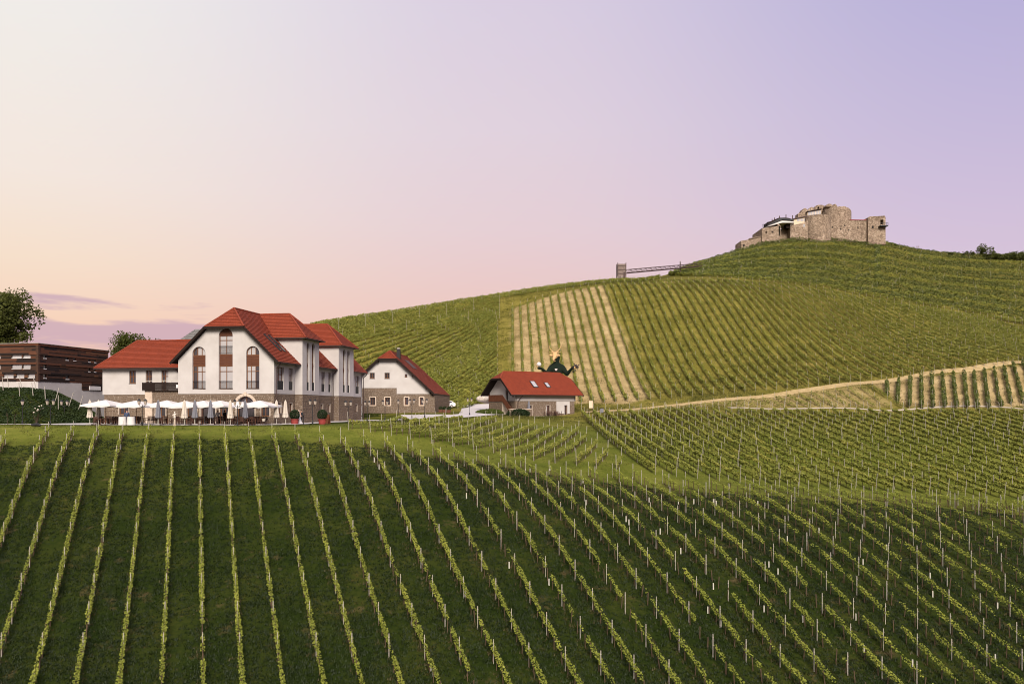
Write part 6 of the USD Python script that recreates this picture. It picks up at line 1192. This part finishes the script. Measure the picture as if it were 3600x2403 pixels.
obj('stems', st, M['bark'], rz_, kind='stuff'); obj('foliage', leaf_cloud(np.vstack(q), 0.13, rr, 0.4), M['shrub_leaf'], rz_); bm = MB()
for k in range(9): bm.ball(q[k % 7][k] + [0, -0.1, 0.1], 0.10, 1)
obj('blossoms', bm, M['cream'], rz_, kind='stuff')
for px, D, t_ in ((24, 96, 'leftmost young tree with bare stake on the left lawn'), (54, 95, 'yellowing young tree beside the single lamp')):
    tree('young_tree', t_, px, 0, D, 2.2, (1.6, 0.45, 0.7), 260, 'yellow_shrub' if px > 40 else 'shrub_leaf', None, 0.14, int(px), trunk_r=0.04, lobes=5, gap=0.3)
sk2 = obj('black_sack', hull_chain({'a': (np.array([-0.45, 0, 0.16]), 0.16), 'b': (np.array([0.1, 0.05, 0.2]), 0.2), 'c': (np.array([0.5, -0.05, 0.14]), 0.13)}, [('a', 'b'), ('b', 'c')], 0.08, 5), M['iron'], smooth=True, label='black sack lying on the lawn at the path end', cat='sack'); UsdGeom.Xformable(sk2).AddTranslateOp().Set(Gf.Vec3d(*map(float, T3(127, 90.5))))
# car
cr = thing('parked_car', 'white estate car parked behind the village house porch', 'car', (*P3(1562, 1436, 166)[:2], ground(*P3(1562, 1436, 166)[:2]) + 0.07), -2.75)
prof = [(-2.15, 0.35), (2.15, 0.35), (2.2, 0.75), (2.05, 0.9), (1.05, 1.02), (0.35, 1.46), (-1.2, 1.52), (-1.95, 1.05), (-2.2, 0.95), (-2.22, 0.6)]
def sect(y, k): return np.array([(x * (1 - 0.02 * k), y * (1 - 0.16 * max(0, z - 0.9) * 1.0), z) for x, z in prof])
vs = [sect(y, k) for y, k in ((-0.88, 1), (-0.84, 0), (0.84, 0), (0.88, 1))]; n = len(prof); cb = MB(); cb.add(np.vstack(vs), [(k * n + i, k * n + (i + 1) % n, (k + 1) * n + (i + 1) % n, (k + 1) * n + i) for k in range(3) for i in range(n)]); cb.poly(vs[0]); cb.poly(vs[-1][::-1])
M['car'] = plain('white_car_paint', (0.75, 0.74, 0.74), 0.3, var=0.02); obj('body', cb, M['car'], cr)
for sy in (-1, 1):
    obj('side_windows', MB().slab([(0.85, sy * 0.87, 1.02), (0.3, sy * 0.80, 1.38), (-1.15, sy * 0.79, 1.43), (-1.7, sy * 0.86, 1.05)], (0, sy * 0.02, 0)), M['glass'], cr)
    for x in (-1.35, 1.35):
        w_ = obj('wheel', MB().lathe([(0.0, -0.1), (0.30, -0.1), (0.33, -0.06), (0.33, 0.06), (0.30, 0.1), (0.0, 0.1)], 18).xf(np.array([[1, 0, 0, x], [0, 0, 1, sy * 0.82], [0, 1, 0, 0.33], [0, 0, 0, 1]])), M['iron'], cr); obj('rim', MB().lathe([(0.0, 0.0), (0.2, 0.0), (0.21, 0.02), (0, 0.03)], 12).xf(np.array([[1, 0, 0, x], [0, 0, sy, sy * 0.92], [0, 1, 0, 0.33], [0, 0, 0, 1]])), M['steel'], w_)
    obj('tail_light', MB().box((-2.24, sy * 0.7 - 0.12, 0.75), (-2.1, sy * 0.7 + 0.12, 1.0)), M['terracotta'], cr)
obj('windscreen', MB().slab([(1.08, -0.72, 1.03), (1.08, 0.72, 1.03), (0.42, 0.66, 1.42), (0.42, -0.66, 1.42)], (0.03, 0, 0.03)), M['glass'], cr); obj('rear_window', MB().slab([(-1.93, -0.72, 1.08), (-1.93, 0.72, 1.08), (-1.28, 0.66, 1.46), (-1.28, -0.66, 1.46)], (-0.03, 0, 0.03)), M['glass'], cr)
# wooden crates and flower boxes under the porch
for k in range(3): cx_ = thing('flower_crate', ['left', 'middle', 'right'][k] + ' dark wooden flower crate under the village house porch', 'crate', (*to2(eR[0] + 0.9 + 0.75 * k, 1.5), ground(*to2(eR[0] + 0.9 + 0.75 * k, 1.5)) + 0.05)); obj('box', MB().box((-0.33, -0.3, 0), (0.33, 0.3, 0.55)), M['panel_wood'], cx_); v, f = ball_shrub(0.36, 70 + k, n=260, size=0.16); obj('flowers', (v + [0, 0, 0.75], f), M['ivy'], cx_)

# ---------------------------------------------------------------- white vine guards standing in the rows
VG = [(2282, 1759), (2439, 1764), (2508, 1764), (2518, 1770), (2664, 1770), (2201, 1826), (2211, 1838), (2321, 1870), (2768, 1896), (2879, 1866), (2393, 1939), (2703, 1987), (2735, 2012), (3034, 1978), (3117, 1926), (3348, 1888), (3270, 2026), (3279, 2091), (3507, 2132), (2508, 2064), (2488, 2148), (2535, 2197), (2686, 2144), (2822, 2180), (3038, 2285), (3208, 2335), (3499, 2315), (2385, 1765), (3009, 2172),
      (1083, 1600), (1075, 1618), (1316, 1618), (1333, 1643), (1235, 1617), (1374, 1590), (1640, 1745), (1432, 1862), (1485, 1978), (1635, 2090), (1790, 1990), (1293, 2040), (1204, 2132), (1165, 1980), (1226, 2222), (1515, 2350), (1524, 2370), (103, 1632), (82, 1683), (120, 1892), (313, 1622), (424, 1572), (296, 2268), (197, 2072), (120, 2388), (1930, 2050), (2060, 1768), (2050, 1690), (1863, 1653), (1933, 1646)]
sv = shoot([q[0] for q in VG], [q[1] + 7 for q in VG]); gd_ = None
for p in sv:
    if gd_ is None:
        gd_ = thing('vine_guard', 'short white plastic vine guard tube standing in the near vineyard', 'vine guard', p, 0, 'white vine guards'); obj('tube', MB().lathe([(0.0, 0.0), (0.055, 0.0), (0.05, 0.52), (0.04, 0.52), (0.04, 0.1)], 8), M['tube_white'], gd_)
    else: dup(gd_, p, RNG.uniform(0, 3))

# ---------------------------------------------------------------- grass tufts of the near slope
def tuft(seed, n=9, h=0.20, sp_=0.13):
    rr = np.random.default_rng(seed); mb = MB()
    for k in range(n):
        b = np.array([*rr.normal(0, sp_, 2), -0.02]); a = rr.uniform(0, 6.28); l_ = rr.uniform(0.5, 1.2) * h; w_ = rr.uniform(0.018, 0.035); d = np.array([math.cos(a), math.sin(a), 0]); s_ = np.array([-d[1], d[0], 0]) * w_
        mb.add([b - s_, b + s_, b + d * l_ * 0.45 + [0, 0, l_ * 0.7]], [(0, 1, 2)])
    return mb
gp = UsdGeom.PointInstancer.Define(stage, '/World/meadow_grass'); tag(gp.GetPrim(), 'dense dark green grass covering the near slope between the vine rows', 'grass', kind='stuff')
pr_ = []
for k in range(5):
    o_ = obj('tuft', tuft(k), M['grass_blade'], gp.GetPrim()); pr_.append(o_.GetPath())
pr_.append(obj('tuft', tuft(9, 9, 0.2, 0.12), M['dry_blade'], gp.GetPrim()).GetPath()); gp.CreatePrototypesRel().SetTargets(pr_)
n = 130000; rr = np.random.default_rng(99); D = 46 + (90 - 46) * rr.uniform(0, 1, n) ** 1.15; px = rr.uniform(-40, 3640, n); x = (px - CX) / FPX * D
z = ground(x, D); q = np.column_stack([x, D, z]); ok = in_view(q, 20) & (D < 89)
nz = meshkit.fbm(np.column_stack([x * 0.35, D * 0.35, x * 0]), 3, 4); ok &= nz + rr.uniform(-0.2, 0.2, n) > 0.33; ok &= ~shapely.contains_xy(terr.buffer(0.3), x, D) & (map_coordinates(TONE, [(D - GY[0]) / GS, (x - GX[0]) / GS], order=1) < 0.35)
q = q[ok]; m = len(q); kind_ = rr.integers(0, 5, m)
dq = []
for a_, b_ in ROWS_NEAR:
    L_ = np.linalg.norm(b_[:2] - a_[:2]); t_ = rr.uniform(0, 1, int(L_ * 7)); p_ = a_[:2] + (b_[:2] - a_[:2]) * t_[:, None] + rr.normal(0, 0.22, (len(t_), 2)); dq.append(np.column_stack([p_, ground(p_[:, 0], p_[:, 1])]))
dq = np.vstack(dq); dq = dq[in_view(dq, 20)]; nzd = meshkit.fbm(dq * [0.3, 0.3, 0], 3, 8); dq = dq[nzd + rr.uniform(-0.1, 0.1, len(dq)) > 0.45]; q = np.vstack([q, dq]); kind_ = np.concatenate([kind_, np.full(len(dq), 5)]); m = len(q)
gp.CreatePositionsAttr(Vt.Vec3fArray.FromNumpy(q.astype(np.float32))); gp.CreateProtoIndicesAttr(Vt.IntArray.FromNumpy(kind_.astype(np.int32)))
an_ = rr.uniform(0, 2 * np.pi, m); gp.CreateOrientationsAttr(Vt.QuathArray([Gf.Quath(float(math.cos(t / 2)), 0.0, 0.0, float(math.sin(t / 2))) for t in an_])); sc_ = (rr.uniform(0.6, 1.25, m))[:, None] * np.ones((1, 3)); gp.CreateScalesAttr(Vt.Vec3fArray.FromNumpy(sc_.astype(np.float32)))
hp_ = UsdGeom.PointInstancer.Define(stage, '/World/hill_grass'); tag(hp_.GetPrim(), 'dry olive grass clumps between the rows of the farther vineyards', 'grass', kind='stuff'); pr_ = []
for k in range(4): pr_.append(obj('tuft', tuft(20 + k, 8, 0.34, 0.30), M['hill_blade'], hp_.GetPrim()).GetPath())
hp_.CreatePrototypesRel().SetTargets(pr_); n = 150000; D = 80 + (262 - 80) * rr.uniform(0, 1, n) ** 0.8; px = rr.uniform(-40, 3640, n); x = (px - CX) / FPX * D; ok = (D < 262)
pick = lambda A_: map_coordinates(A_, [(D - GY[0]) / GS, (x - GX[0]) / GS], order=1)
ok &= (pick(TONE) > 0.35) & ((D > 135) | (rr.uniform(0, 1, n) < 0.4)) & (rr.uniform(0, 1, n) > pick(SOIL) * 0.95); nz = meshkit.fbm(np.column_stack([x * 0.2, D * 0.2, x * 0]), 3, 14); ok &= nz + rr.uniform(-0.15, 0.15, n) > 0.42
for pg in (terr.buffer(0.4), court.buffer(0.4), LineString(trk[:, :2]).buffer(1.4), LineString(rd).buffer(1.5), Polygon([tuple(to2(*q_)) for q_ in ((xl - 1, -1), (xs + 3, -1), (xs + 3, 22), (xl - 1, 22))]), Polygon([tuple(W3_(*q_)) for q_ in ((-2, -2), (15, -2), (15, 10), (-2, 10))])): ok &= ~shapely.contains_xy(pg, x, D)
q = np.column_stack([x, D, ground(x, D)])[ok]; m2 = len(q); hp_.CreatePositionsAttr(Vt.Vec3fArray.FromNumpy(q.astype(np.float32))); hp_.CreateProtoIndicesAttr(Vt.IntArray.FromNumpy(rr.integers(0, 4, m2).astype(np.int32)))
an_ = rr.uniform(0, 2 * np.pi, m2); hp_.CreateOrientationsAttr(Vt.QuathArray([Gf.Quath(float(math.cos(t / 2)), 0.0, 0.0, float(math.sin(t / 2))) for t in an_])); sc_ = (rr.uniform(0.6, 1.4, m2) * np.where(q[:, 1] > 140, 1.3, 0.8))[:, None] * np.ones((1, 3)); hp_.CreateScalesAttr(Vt.Vec3fArray.FromNumpy(sc_.astype(np.float32)))
print('tables', ntb, 'chairs', nch, 'grass', m)
